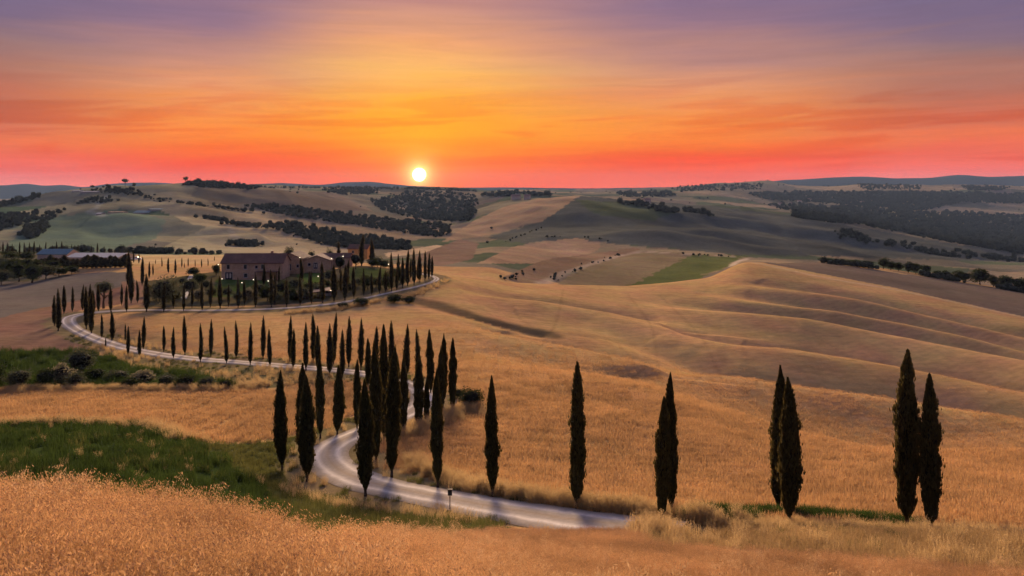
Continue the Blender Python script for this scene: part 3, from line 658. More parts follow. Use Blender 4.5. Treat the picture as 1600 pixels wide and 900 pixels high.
def cypress(px, base, top, y0, y1, label, group, wscale=1.0, Y=None):
    global NCYP
    if Y is None:
        h = hit([px], [base], y0, y1)[0]
        if np.isnan(h[0]):
            X = (px - CX) / F * y1; h = np.array([X, y1, gz(X, y1)]); print('MISS', px, base)
    else:
        X = (px - CX) / F * Y; h = np.array([X, Y, float(gz(X, Y))])
    H = (HZ - top) / F * h[1] - h[2] + 0.0
    if not 1.0 < H < 16: print('CYPRESS height', px, base, round(H, 1), 'Y', round(h[1], 1))
    near = h[1] < 105
    me, tm = (CYP_NEAR if near else CYP_FAR)[(NCYP * 7 + int(px)) % (5 if near else 6)]; NCYP += 1
    o = empty('cypress_tree', (h[0], h[1], h[2] - 0.02), random.uniform(0, 6.28))
    wy = 0.84 * wscale * random.uniform(0.94, 1.06); o.scale = (H * wy, H * wy, H); o.rotation_euler = (random.gauss(0, 0.014), random.gauss(0, 0.014), o.rotation_euler[2])
    tag(o, label, 'tree', group)
    link('crown', me, None, o); link('trunk', tm, None, o)
    return o
def row(trees, y0, y1, fmt, group, wscale=1.0, key=lambda t: t[0]):
    trees = sorted(trees, key=key)
    for i, t in enumerate(trees): cypress(t[0], t[1], t[2], y0, y1, fmt.format(ordinal(i + 1)), group, t[3] if len(t) > 3 else wscale, t[4] if len(t) > 4 else None)

# front verge, each told apart
for px, b, t, w, lab in [
    (1417, 826, 543, 0.84, 'tallest dark cypress of the front row, beside the last one'),
    (1455, 831, 582, 0.82, 'last cypress of the front row, farthest from the white road'),
    (1216, 800, 568, 0.85, 'slimmer rear cypress of the close pair standing past the road end'),
    (1233, 820, 588, 0.84, 'broader front cypress of the close pair standing past the road end'),
    (1034, 815, 617, 0.72, 'shorter broad cypress of the overlapping pair where the road leaves view'),
    (1049, 802, 580, 0.70, 'taller rear cypress of the overlapping pair where the road leaves view'),
    (901, 795, 563, 0.74, 'lone straight cypress at the straight of the white road'),
    (770, 777, 585, 0.66, 'slim lone cypress on the verge right of the small signpost'),
    (684, 762, 576, 0.74, 'dark cypress on the verge right behind the small signpost')]:
    cypress(px, b, t, 38, 75, lab, 'cypresses along the lower road', w)
for px, b, t, w, lab in [
    (571, 775, 590, 0.86, 'nearest cypress inside the lower bend, in front of the cluster'),
    (612, 746, 540, 0.72, 'tall cypress of the central cluster with its foot on the inner verge'),
    (588, 725, 532, 0.70, 'tall cypress of the central cluster half hidden behind the nearest one'),
    (480, 752, 585, 0.95, 'broad cypress on the outside of the lower bend'),
    (472, 722, 566, 0.75, 'cypress half hidden behind the broad one outside the lower bend'),
    (441, 735, 577, 0.76, 'lone slim cypress on green grass left of the lower bend'),
    (500.5, 685, 552, 0.74, 'cypress with bare foot above the outside of the lower bend'),
    (527, 679, 570, 0.98, 'short stout cypress with visible stem above the lower bend'),
    (558, 671, 561, 0.68, 'cypress on the grass beside the cluster, above the lower bend'),
    (630, 679, 551, 0.72, 'cypress on the inner verge where the road climbs to the second bend'),
    (654, 668, 555, 0.9, 'broad cypress on the bank inside the second bend'),
    (666, 662, 585, 0.9, 'small leaning cypress beside the broad one inside the second bend'),
    (600, 690, 506, 0.64, 'slender tall cypress at the back of the central cluster')]:
    cypress(px, b, t, 52, 100, lab, 'cypresses round the lower bends', w)
# second bend, outer side
row([(673, 615, 514), (692, 634, 520), (689, 650, 540), (707, 641, 527)], 80, 106, '{} cypress from the left on the outer verge of the second bend', 'cypresses round the second bend', 0.74)
# both sides of the middle straight
row([(196, 535, 505), (224, 546, 493), (256, 550, 508), (289, 555, 492), (329.5, 557, 498), (369, 560, 500), (411, 561, 492), (453, 565, 492), (490, 566, 489), (521, 569, 487), (545, 573, 493), (564, 579, 495), (588, 583, 509), (611, 586, 499), (635, 590, 504), (653, 596, 513)],
    100, 165, '{} cypress from the left along the upper verge of the middle road', 'cypresses along the middle road', 0.9)
row([(200, 556, 509), (218, 558, 514), (271, 560, 510), (313, 566, 504), (354, 568, 509), (391, 571, 503), (422, 573, 513), (458, 576, 512), (478, 579, 502), (497, 582, 507), (515, 586, 504), (535, 590, 514), (575, 606, 527), (619, 637, 552)],
    84, 150, '{} cypress from the left along the lower verge of the middle road', 'cypresses along the middle road', 0.9)
# far left bend
row([(85, 509, 460), (91, 517, 450), (100, 490, 445), (113, 487, 447), (129, 485, 444), (154, 487, 443), (173, 488, 445)], 140, 205, '{} cypress from the left on the outer verge of the far bend', 'cypresses round the far bend', 1.0)
row([(135, 514, 447), (143, 521, 455), (141, 496, 443), (146, 492, 452), (159, 528, 490), (175, 533, 484)], 138, 182, '{} cypress from the left on the inner verge of the far bend', 'cypresses round the far bend', 1.05)
cypress(165, 543, 527, 130, 160, 'tiny cypress sapling on the lower verge of the far bend', 'cypresses round the far bend', 1.2)
# upper drive below the farmhouse
row([(198, 487, 445), (229, 487, 427, 1.2), (256, 487, 443), (287, 486, 444), (316, 485, 440), (344, 482, 430), (372, 481, 433), (399, 480, 429), (424, 480, 420), (448, 479, 432), (469, 476, 430), (487, 474, 423), (504, 473, 408), (522, 470, 413, 1.35), (539, 469, 413, 1.25), (553, 465, 416), (568.5, 462, 419), (581, 461, 425), (593, 458, 415), (602, 457, 421), (612, 455, 394), (620, 453, 416), (629, 450, 400), (637, 447, 389), (647, 445, 387), (656, 441, 390), (664, 438, 391), (670, 436, 394), (675, 433, 399)],
    168, 235, '{} cypress from the left on the field side of the upper drive', 'cypresses along the upper drive', 1.0)
row([(190, 477, 443), (205, 474, 414), (215, 473, 437), (271, 482, 440), (300, 481, 444), (328.5, 480, 433), (357, 479, 443), (382, 478, 438), (429, 476, 427), (533, 457, 421, 1.2), (543, 453, 406, 1.2)],
    180, 240, '{} cypress from the left on the garden side of the upper drive', 'cypresses along the upper drive', 1.0)
row([(622, 440, 396), (642, 436, 402), (653.5, 438, 404)], 212, 300, '{} cypress from the left behind the end of the upper drive', 'cypresses along the upper drive', 1.0)
# round the farmhouse and its garden
row([(202, 452, 391), (222, 446, 401), (233, 435, 408), (239, 431, 411), (263, 427, 402), (274, 429, 404)], 195, 330, '{} cypress from the left in the garden corner left of the farmhouse', 'garden cypresses', 1.0)
row([(412, 448, 411), (436, 445, 415), (471, 446, 402, 1.15), (483, 450, 423)], 195, 245, '{} cypress from the left on the lawn before the farmhouse', 'garden cypresses', 0.95)
cypress(565, 399, 366, 200, 400, 'broad old cypress before the small yellow house', 'cypresses by the yellow house', 1.35, 262)
cypress(581, 397, 371, 200, 400, 'broad cypress to the right of the small yellow house', 'cypresses by the yellow house', 1.3, 264)
cypress(529, 395, 377, 200, 400, 'small pointed cypress behind the farm roofs', 'cypresses by the yellow house', 1.1, 285)
row([(209, 411, 392), (217, 412, 395), (243, 413, 405), (253, 417, 402), (284, 418, 402), (288, 419, 410), (294, 417, 402), (305, 417, 405), (315, 418, 404), (325, 416, 403), (335, 408, 400)], 240, 420, '{} cypress from the left before the pale field strip', 'cypresses before the pale field strip', 1.0)
row([(112, 398, 381), (116, 398, 382), (122, 398, 381), (143, 398, 383), (152, 398, 379), (163, 399, 384), (171, 400, 387), (179, 401, 389), (187, 403, 390), (193, 409, 390)], 330, 480, '{} cypress from the left behind the long farm shed', 'cypresses behind the long farm shed', 1.0)
row([(3 + 8.6 * k + random.uniform(-2, 2), 399, 378 + random.uniform(-2, 4)) for k in range(12)], 360, 480, '{} cypress from the left edge in the dark far row below the hill', 'dark far cypress row', 1.0)

# ---------------------------------------------------------------- scattering of uncountable growth
def blades(r, n, rad, h0, h1, w0, w1, lean, seg=1, square=False):
    """thin upright blades; returns V, F(tri)"""
    if square: bx, by = r.uniform(-rad, rad, n), r.uniform(-rad, rad, n)
    else:
        a = r.uniform(0, 6.283, n); q = rad * np.sqrt(r.random(n)); bx, by = q * np.cos(a), q * np.sin(a)
    H = r.uniform(h0, h1, n); W = r.uniform(w0, w1, n); la = r.uniform(0, 6.283, n); le = r.normal(0, lean, n) + lean * 0.4
    tw = r.uniform(0, 6.283, n); sx, sy = np.cos(tw) * W / 2, np.sin(tw) * W / 2
    tip = np.stack([bx + np.cos(la) * le * H, by + np.sin(la) * le * H, H], 1)
    mid = np.stack([bx + np.cos(la) * le * H * 0.3, by + np.sin(la) * le * H * 0.3, H * 0.55], 1)
    b0 = np.stack([bx - sx, by - sy, 0 * bx - 0.03], 1); b1 = np.stack([bx + sx, by + sy, 0 * bx - 0.03], 1)
    m0 = mid.copy(); m0[:, 0] -= sx * 0.8; m0[:, 1] -= sy * 0.8; m1 = mid.copy(); m1[:, 0] += sx * 0.8; m1[:, 1] += sy * 0.8
    V = np.stack([b0, b1, m1, m0, tip], 1).reshape(-1, 3); k = np.arange(n)[:, None] * 5
    Fc = np.concatenate([k + [0, 1, 2], k + [0, 2, 3], k + [3, 2, 4]], 0)
    return V, Fc, tip, np.stack([np.cos(la), np.sin(la)], 1)
def leafquads(r, C, D, L, W):
    """lance quads at C along D"""
    n = len(C); D = D / (np.linalg.norm(D, axis=1)[:, None] + 1e-9); t = r.normal(0, 1, (n, 3)); sd = np.cross(D, t); sd /= np.linalg.norm(sd, axis=1)[:, None] + 1e-9
    V = np.stack([C, C + D * (L * 0.45)[:, None] + sd * (W / 2)[:, None], C + D * L[:, None], C + D * (L * 0.45)[:, None] - sd * (W / 2)[:, None]], 1).reshape(-1, 3)
    k = np.arange(n)[:, None] * 4
    return V, np.concatenate([k + [0, 1, 2], k + [0, 2, 3]], 0)
def join(parts):
    V = []; Fc = []; mi = []; o = 0
    for v, f, m in parts: V.append(v); Fc.append(f + o); mi.append(np.full(len(f), m, np.int32)); o += len(v)
    return np.concatenate(V), np.concatenate(Fc), np.concatenate(mi)
def source(name, parts, mats):
    V, Fc, mi = join(parts); me = mesh_np(name, V, Fc, False)
    for m in mats: me.materials.append(m)
    me.polygons.foreach_set('material_index', mi)
    return bpy.data.objects.new(name, me)
def src_collection(name, objs):
    c = bpy.data.collections.new(name)
    for o in objs: c.objects.link(o)
    return c
def wheat_clump(seed, n=165):
    r = np.random.default_rng(seed)
    V, Fc, tip, la = blades(r, n, 0.27, 0.50, 1.0, 0.004, 0.008, 0.16, square=True)
    parts = [(V, Fc, 0)]
    V2, F2, _, _ = blades(r, n, 0.27, 0.35, 0.85, 0.006, 0.013, 0.30, square=True); parts.append((V2, F2, 0))
    m = 10; C = np.repeat(tip, m, 0); u = np.tile(np.linspace(0, 1, m), n)
    dr = np.stack([np.repeat(la[:, 0], m), np.repeat(la[:, 1], m), np.zeros(n * m)], 1)
    C = C + np.stack([0 * u, 0 * u, -0.17 + 0.24 * u - 0.13 * u * u], 1) + dr * (0.13 * u ** 2)[:, None] + r.normal(0, 1, (n * m, 3)) * np.array([0.016, 0.016, 0.008])
    D = dr * 0.45 + r.normal(0, 0.26, (n * m, 3)) + np.array([0, 0, -0.75])
    v, f = leafquads(r, C, D, r.uniform(0.026, 0.048, n * m), r.uniform(0.008, 0.013, n * m)); parts.append((v, f, 1))
    return parts
WHEAT = src_collection('wheat_sources', [source('wheat_source_%d' % k, wheat_clump(300 + k), [M['wheat'], M['ear']]) for k in range(8)])
def grass_tuft(seed, n, rad, h0, h1, w0, w1, lean, heads=0):
    r = np.random.default_rng(seed); V, Fc, tip, la = blades(r, n, rad, h0, h1, w0, w1, lean); parts = [(V, Fc, 0)]
    if heads:
        m = 7; sel = r.choice(n, heads, False); C = np.repeat(tip[sel], m, 0); u = np.tile(np.linspace(0, 1, m), heads)
        dr = np.stack([np.repeat(la[sel, 0], m), np.repeat(la[sel, 1], m), np.zeros(heads * m)], 1)
        C = C + np.stack([0 * u, 0 * u, -0.16 + 0.2 * u], 1) + dr * (0.06 * u ** 2)[:, None] + r.normal(0, 0.012, (heads * m, 3))
        v, f = leafquads(r, C, dr * 0.4 + r.normal(0, 0.3, (heads * m, 3)) + np.array([0, 0, 0.7]), r.uniform(0.04, 0.08, heads * m), r.uniform(0.015, 0.03, heads * m)); parts.append((v, f, 1))
    return parts
DRYT = src_collection('dry_grass_sources', [source('dry_grass_source_%d' % k, grass_tuft(330 + k, 70, 0.35, 0.35, 0.95, 0.010, 0.022, 0.22, 34), [M['drygrass'], M['drygrass']]) for k in range(4)])
DULLT = src_collection('dull_grass_sources', [source('dull_grass_source_%d' % k, grass_tuft(340 + k, 130, 0.45, 0.30, 0.85, 0.010, 0.022, 0.22, 30), [M['dullgrass'], M['dullgrass']]) for k in range(4)])
OLIVET = src_collection('olive_grass_sources', [source('olive_grass_source_%d' % k, grass_tuft(360 + k, 110, 0.5, 0.2, 0.6, 0.012, 0.03, 0.3), [M['olivegrass']]) for k in range(3)])
GREENT = src_collection('green_grass_sources', [source('green_grass_source_%d' % k, grass_tuft(350 + k, 110, 0.5, 0.25, 0.75, 0.012, 0.03, 0.28), [M['grass']]) for k in range(4)])
def field_patch(seed, n):
    r = np.random.default_rng(seed); V, Fc, tip, la = blades(r, n, 1.08, 0.36, 0.76, 0.022, 0.045, 0.22, square=True)
    return [(V, Fc, 0)]
FIELDT = src_collection('field_wheat_sources', [source('field_wheat_source_%02d' % k, field_patch(370 + k, [480, 480, 480, 480, 480, 220, 220, 220, 80, 80][k]), [M['fieldwheat']]) for k in range(10)])

def scatter(name, P, scl, rot, vid, coll, label, cat):
    me = bpy.data.meshes.new(name); n = len(P); me.vertices.add(n); me.vertices.foreach_set('co', np.asarray(P, np.float32).ravel())
    a = me.attributes.new('scl', 'FLOAT_VECTOR', 'POINT'); a.data.foreach_set('vector', np.asarray(scl, np.float32).ravel())
    a = me.attributes.new('rot', 'FLOAT_VECTOR', 'POINT'); a.data.foreach_set('vector', np.asarray(rot, np.float32).ravel())
    a = me.attributes.new('vid', 'INT', 'POINT'); a.data.foreach_set('value', np.asarray(vid, np.int32))
    o = link(name, me); ng = bpy.data.node_groups.new(name, 'GeometryNodeTree')
    ng.interface.new_socket('Geometry', in_out='INPUT', socket_type='NodeSocketGeometry'); ng.interface.new_socket('Geometry', in_out='OUTPUT', socket_type='NodeSocketGeometry')
    nd = ng.nodes; gi = nd.new('NodeGroupInput'); go = nd.new('NodeGroupOutput'); ip = nd.new('GeometryNodeInstanceOnPoints'); ci = nd.new('GeometryNodeCollectionInfo')
    ci.inputs['Collection'].default_value = coll; ci.inputs['Separate Children'].default_value = True; ci.inputs['Reset Children'].default_value = True
    def na(t, nm):
        x = nd.new('GeometryNodeInputNamedAttribute'); x.data_type = t; x.inputs['Name'].default_value = nm; return x.outputs['Attribute']
    er = nd.new('FunctionNodeEulerToRotation'); L = ng.links
    L.new(gi.outputs[0], ip.inputs['Points']); L.new(ci.outputs[0], ip.inputs['Instance']); ip.inputs['Pick Instance'].default_value = True
    L.new(na('INT', 'vid'), ip.inputs['Instance Index']); L.new(na('FLOAT_VECTOR', 'rot'), er.inputs[0]); L.new(er.outputs[0], ip.inputs['Rotation']); L.new(na('FLOAT_VECTOR', 'scl'), ip.inputs['Scale'])
    L.new(ip.outputs[0], go.inputs[0])
    md = o.modifiers.new('scatter', 'NODES'); md.node_group = ng
    return tag(o, label, cat, None, 'stuff')
def simple_scatter(name, X, Y, coll, s0, s1, label, cat, tilt=0.12, zoff=0.0, hs=None):
    n = len(X); Z = gz(X, Y) + zoff; k = len(coll.objects)
    sc = rng.uniform(s0, s1, n); scl = np.stack([sc, sc, sc * (hs if hs is not None else 1)], 1)
    rot = np.stack([rng.normal(0, tilt, n), rng.normal(0, tilt, n), rng.uniform(0, 6.283, n)], 1)
    return scatter(name, np.stack([X, Y, Z], 1), scl, rot, rng.integers(0, k, n), coll, label, cat)
def area_points(n, y0, y1, s=0.74):
    Y = np.sqrt(rng.uniform((y0 + C8) ** 2, (y1 + C8) ** 2, n)) - C8; X = rng.uniform(-s, s, n) * (Y + C8)
    return X, Y

def grid_points(step, x0, x1, y0, y1, s=0.8):
    gx, gy = np.meshgrid(np.arange(x0, x1, step), np.arange(y0, y1, step)); gx = gx.ravel() + rng.uniform(-0.12, 0.12, gx.size) * step; gy = gy.ravel() + rng.uniform(-0.12, 0.12, gy.size) * step
    k = np.abs(gx) < s * (gy + C8); return gx[k], gy[k]
# foreground wheat
X, Y = grid_points(0.5, -26, 30, 1.8, 46); k = (gcls(X, Y) == 0) & (np.hypot(X, Y) > 2.2) & ((Y < 28.5) | ((Y < 38) & (seg_dist(X, Y, RC[:, :2])[0] > 4.5) & (Y < np.interp(X, RC[:60, 0][::-1], RC[:60, 1][::-1]))))
X, Y = X[k], Y[k]
simple_scatter('foreground_wheat', X, Y, WHEAT, 0.96, 1.10, 'ripe golden oat and wheat stalks filling the near slope', 'wheat', 0.05, 0.0, (0.84 + 0.30 * fbm(X / 1.8, Y / 1.8, 61, 3)) * np.interp(Y, [22, 30, 38], [1.0, 0.6, 0.35]))
OAT = src_collection('wild_oat_sources', [])
M['oat'] = leafmat('wild_oat_straw', (0.66, 0.47, 0.28), 0.4, 0.4, (0.74, 0.50, 0.26))
for k_ in range(4):
    r_ = np.random.default_rng(390 + k_); n_ = 7; V_, F_, tip, la = blades(r_, n_, 0.16, 0.85, 1.18, 0.004, 0.006, 0.18); m_ = 22; C_ = np.repeat(tip, m_, 0); u = np.tile(np.linspace(0, 1, m_), n_)
    dr = np.stack([np.repeat(la[:, 0], m_), np.repeat(la[:, 1], m_), np.zeros(n_ * m_)], 1)
    C_ = C_ + np.stack([0 * u, 0 * u, -0.26 + 0.34 * u - 0.17 * u * u], 1) + dr * (0.16 * u ** 2)[:, None] + r_.normal(0, 1, (n_ * m_, 3)) * np.array([0.032, 0.032, 0.012])
    v_, f_ = leafquads(r_, C_, dr * 0.4 + r_.normal(0, 0.25, (n_ * m_, 3)) + np.array([0, 0, -0.9]), r_.uniform(0.028, 0.05, n_ * m_), r_.uniform(0.008, 0.013, n_ * m_))
    OAT.objects.link(source('wild_oat_source_%d' % k_, [(V_, F_, 0), (v_, f_, 0)], [M['oat']]))
X, Y = area_points(2600, 2.0, 28, 0.8); k = (gcls(X, Y) == 0) & (np.hypot(X, Y) > 2.6) & (rng.random(len(X)) < np.clip(0.35 + 0.9 * fbm(X / 2.5, Y / 2.5, 66, 2), 0.05, 1))
simple_scatter('wild_oats', X[k], Y[k], OAT, 0.8, 1.05, 'taller pale wild oats nodding above the near wheat', 'oats', 0.14)
# golden fields
X, Y = grid_points(1.95, -175, 175, 48, 176, 0.72); k = gcls(X, Y) == 0; X, Y = X[k], Y[k]; n = len(X)
t = (Y + rng.normal(0, 9, n)); vid = np.where(t < 105, rng.integers(0, 5, n), np.where(t < 138, rng.integers(5, 8, n), rng.integers(8, 10, n)))
sc = rng.uniform(0.9, 1.1, n); hh = 0.62 * sc * np.clip((190 - Y) / 85, 0.25, 1) * (1 + 0.25 * fbm(X / 9, Y / 9, 63, 3))
scatter('field_wheat', np.stack([X, Y, gz(X, Y)], 1), np.stack([sc, sc, hh], 1), np.stack([rng.normal(0, 0.03, n), rng.normal(0, 0.03, n), rng.integers(0, 4, n) * math.pi / 2], 1), vid, FIELDT, 'ripe wheat standing in the golden fields round the road', 'wheat')
# green meadow
X, Y = area_points(9000, 16, 84, 0.74); c = gcls(X, Y); k = c == 1
simple_scatter('meadow_grass', X[k], Y[k], GREENT, 0.7, 1.3, 'dark green meadow grass in the hollow below the wheat', 'grass', 0.1)
k = (c == 1) & (rng.random(len(X)) < 0.05)
simple_scatter('meadow_dry_stalks', X[k], Y[k], DRYT, 0.3, 0.8, 'pale dry stalks dotted through the green meadow', 'grass', 0.15)
k = (c == 1) & (rng.random(len(X)) < 0.12) & (fbm(X / 6, Y / 6, 88, 2) > 0.1)
simple_scatter('meadow_olive_grass', X[k], Y[k], OLIVET, 0.9, 1.5, 'olive coloured tufts mottling the green meadow', 'grass', 0.15)
# verge grass: dry, denser beside the road and tree feet
X, Y = area_points(30000, 24, 150, 0.72); c = gcls(X, Y); k = (c == 2) & (rng.random(len(X)) < np.clip(0.25 + 0.9 * fbm(X / 7, Y / 7, 71, 3), 0.05, 1))
simple_scatter('verge_grass', X[k], Y[k], DRYT, 0.55, 1.0, 'dry straw coloured grass along the road verges', 'grass', 0.12)
k = (c == 2) & (rng.random(len(X)) < np.clip(0.15 - 0.8 * fbm(X / 7, Y / 7, 71, 3), 0.02, 0.8))
simple_scatter('verge_green_grass', X[k], Y[k], OLIVET, 0.45, 0.8, 'short green weeds among the dry verge grass', 'grass', 0.12)
X, Y = grid_points(0.62, -6, 40, 14, 46.5, 0.8); k = (gcls(X, Y) == 2) & (X > -4) & (seg_dist(X, Y, RC[:, :2])[0] > 3.2) & ((Y < 34) | (X > 9))
simple_scatter('slope_grass', X[k], Y[k], DULLT, 0.6, 0.9, 'dull brown grass between the near wheat and the front cypresses', 'grass', 0.12, 0.0, np.interp(Y[k], [30, 42], [0.95, 0.5]))
X, Y = area_points(5200, 92, 140, 0.74); k = (gcls(X, Y) == 3)
simple_scatter('thicket_grass', X[k], Y[k], GREENT, 0.9, 2.0, 'rank dark grass of the thicket above the left field', 'grass', 0.15)
X, Y = grid_points(0.85, -45, 12, 14, 92, 0.8); k = (gcls(X, Y) == 11) & (rng.random(len(X)) < 0.85)
simple_scatter('olive_meadow_grass', X[k], Y[k], OLIVET, 0.6, 1.1, 'olive green grass sloping from the meadow to the lower bend', 'grass', 0.12)
# clear lines of tall pale grass at field edges
def edge_grass(pts, y0, y1, n, spread, coll, s0, s1, name, label):
    P = line_on_land(pts, y0, y1, 80); t = rng.uniform(0, len(P) - 1, n); i = t.astype(int).clip(0, len(P) - 2); f = (t - i)[:, None]
    q = P[i] * (1 - f) + P[i + 1] * f; X = q[:, 0] + rng.normal(0, spread, n); Y = q[:, 1] + rng.normal(0, spread, n)
    d, _ = seg_dist(X, Y, RC[:, :2]); k = d > RW + 0.35
    simple_scatter(name, X[k], Y[k], coll, s0, s1, label, 'grass', 0.15)
edge_grass([(640, 722), (700, 752), (770, 772), (850, 785), (900, 793), (1010, 806), (1030, 810)], 40, 80, 420, 0.5, DRYT, 0.7, 1.15, 'tall_verge_grass', 'tall pale grass along the far verge of the lower road')
edge_grass([(1015, 822), (1100, 822), (1250, 823), (1400, 830), (1600, 836)], 36, 50, 560, 0.8, DRYT, 0.3, 0.62, 'tall_bank_grass', 'tall pale grass round the feet of the front cypresses')
edge_grass([(1015, 842), (1030, 834), (1050, 826), (1080, 818), (1110, 815)], 34, 52, 230, 0.55, DRYT, 0.75, 1.15, 'road_end_grass', 'tall pale grass clump hiding the end of the lower road')
edge_grass([(1090, 808), (1200, 806), (1350, 815), (1420, 822)], 40, 56, 420, 0.5, GREENT, 0.7, 1.1, 'ditch_grass', 'dark green ditch grass behind the front cypresses')
edge_grass([(620, 690), (640, 680), (668, 668), (700, 655), (745, 640)], 60, 110, 260, 0.9, DRYT, 0.8, 1.3, 'bend_grass', 'pale tall grass on the bank inside the second bend')
edge_grass([(450, 490), (520, 485), (600, 470), (640, 463), (684, 444), (694, 438)], 150, 240, 420, 0.9, DRYT, 0.6, 1.1, 'drive_bank_grass', 'pale dry grass on the bank under the upper drive')
edge_grass([(0, 612), (150, 610), (300, 610), (420, 603)], 80, 125, 420, 0.6, DRYT, 0.6, 1.0, 'field_edge_grass', 'pale grass fringe on the far edge of the left field')
edge_grass([(0, 667), (100, 664), (230, 669), (300, 690)], 55, 90, 160, 0.8, DRYT, 0.6, 1.1, 'meadow_edge_grass', 'pale grass fringe between green meadow and left field')
edge_grass([(430, 765), (520, 792), (620, 806), (720, 818)], 10, 60, 70, 0.5, DRYT, 0.5, 1.0, 'near_bank_grass', 'dry grass on the near bank of the lower road')

# ---------------------------------------------------------------- broadleaf trees and shrubs
def leafy(seed, n, clumps, flat=1.0, leaf=0.10, lowcut=-1.0):
    """crown of unit radius, centred at the origin"""
    r = np.random.default_rng(seed)
    cc = r.normal(0, 1, (clumps, 3)); cc /= np.linalg.norm(cc, axis=1)[:, None]; cc *= r.uniform(0.25, 0.72, (clumps, 1)); cr = r.uniform(0.24, 0.44, clumps)
    i = r.integers(0, clumps, n); d = r.normal(0, 1, (n, 3)); d /= np.linalg.norm(d, axis=1)[:, None]
    P = cc[i] + d * (cr[i] * r.uniform(0.55, 1.05, n))[:, None]; P[:, 2] *= flat
    P = P[P[:, 2] > lowcut * flat]; n = len(P)
    V, Fc = leafquads(r, P, d[:n] * 0.7 + r.normal(0, 0.6, (n, 3)), r.uniform(0.7, 1.4, n) * leaf, r.uniform(0.4, 0.75, n) * leaf)
    return V, Fc
def lump(seed, k=0.62, flat=1.0):
    r = np.random.default_rng(seed); n1, n2 = 6, 9; V = [(0, 0, -k * flat)]
    for i in range(1, n1):
        t = math.pi * i / n1
        for j in range(n2):
            a = 2 * math.pi * j / n2; q = k * r.uniform(0.8, 1.15); V.append((q * math.sin(t) * math.cos(a), q * math.sin(t) * math.sin(a), -q * math.cos(t) * flat))
    V.append((0, 0, k * flat)); Fc = []
    for j in range(n2): Fc.append((0, 1 + (j + 1) % n2, 1 + j))
    for i in range(n1 - 2):
        for j in range(n2):
            a = 1 + i * n2 + j; b = 1 + i * n2 + (j + 1) % n2; Fc += [(a, b, b + n2), (a, b + n2, a + n2)]
    o = 1 + (n1 - 2) * n2
    for j in range(n2): Fc.append((o + j, o + (j + 1) % n2, len(V) - 1))
    return np.array(V), np.array(Fc)
def crown_mesh(name, seed, n, clumps, flat, leaf, leafm, corek=0.55, lowcut=-1.0):
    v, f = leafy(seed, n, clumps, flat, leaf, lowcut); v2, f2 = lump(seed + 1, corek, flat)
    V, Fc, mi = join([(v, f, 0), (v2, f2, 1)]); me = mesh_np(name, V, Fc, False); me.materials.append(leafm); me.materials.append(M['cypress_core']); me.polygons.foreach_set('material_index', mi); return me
CROWNS = {}
for key, lm, lf in (('dark', 'leaf_dark', 0.13), ('olive', 'leaf_olive', 0.11)):
    CROWNS[key] = [crown_mesh('leaf_crown', 400 + k + (50 if key == 'olive' else 0), 2200, 26, 0.85, lf, M[lm]) for k in range(4)]
CROWNS['pale'] = [crown_mesh('pale_crown', 470 + k, 2200, 26, 0.85, 0.14, M['palebush']) for k in range(2)]
CROWNS['clipped'] = [crown_mesh('clipped_crown', 480, 2600, 60, 0.92, 0.08, M['leaf_dark'], 0.8)]
CROWNS['pine'] = [crown_mesh('pine_crown', 490 + k, 1300, 24, 0.36, 0.11, M['leaf_dark'], 0.5, -0.45) for k in range(2)]
TRUNKM = []
for k in range(3):
    r_ = np.random.default_rng(500 + k); b = MB(); b.tube([(0, 0, -0.1), (0.02, 0, 0.3), (r_.normal(0, 0.05), r_.normal(0, 0.05), 0.65), (r_.normal(0, 0.08), 0.05, 1.0)], [0.085, 0.06, 0.05, 0.02], 7)
    for j in range(4):
        a = 2 * math.pi * j / 4 + r_.uniform(0, 1); z = r_.uniform(0.4, 0.62)
        b.tube([(0.02, 0, z), (0.18 * math.cos(a), 0.18 * math.sin(a), z + 0.18), (0.4 * math.cos(a), 0.4 * math.sin(a), z + 0.3)], [0.04, 0.028, 0.01], 5)
    m_ = b.mesh('trunk', True); m_.materials.append(M['bark']); TRUNKM.append(m_)
NT_ = 0
def tree(name, px, base, top, wpx, y0, y1, label, cat, group=None, kind='dark', stem=0.3, Y=None):
    """crown between top and base; stem = share of the height that is bare trunk"""
    global NT_
    if Y is None:
        h = hit([px], [base], y0, y1)[0]
        if np.isnan(h[0]): print('MISS tree', px, base); X = (px - CX) / F * y1; h = np.array([X, y1, float(gz(X, y1))])
    else: X = (px - CX) / F * Y; h = np.array([X, Y, float(gz(X, Y))])
    H = max((HZ - top) / F * h[1] - h[2], 0.4); W = wpx / F * h[1]
    if H > 18: print('tall tree', label, H)
    o = empty(name, (h[0], h[1], h[2]), random.uniform(0, 6.28)); tag(o, label, cat, group)
    cm = CROWNS[kind][NT_ % len(CROWNS[kind])]; NT_ += 1
    ch = H * (1 - stem); c = link('crown', cm, None, o); fl = {'pine': 0.36, 'clipped': 0.92}.get(kind, 0.85)
    c.scale = (W / 2 * 1.02, W / 2 * 1.02, ch / 2 / fl); c.location = (0, 0, H - ch / 2)
    t = link('trunk', TRUNKM[NT_ % 3], None, o); t.scale = (H * 0.55, H * 0.55, H * (0.35 + stem * 0.75)) if kind != 'pine' else (H * 0.35, H * 0.35, H * 0.9)
    return o
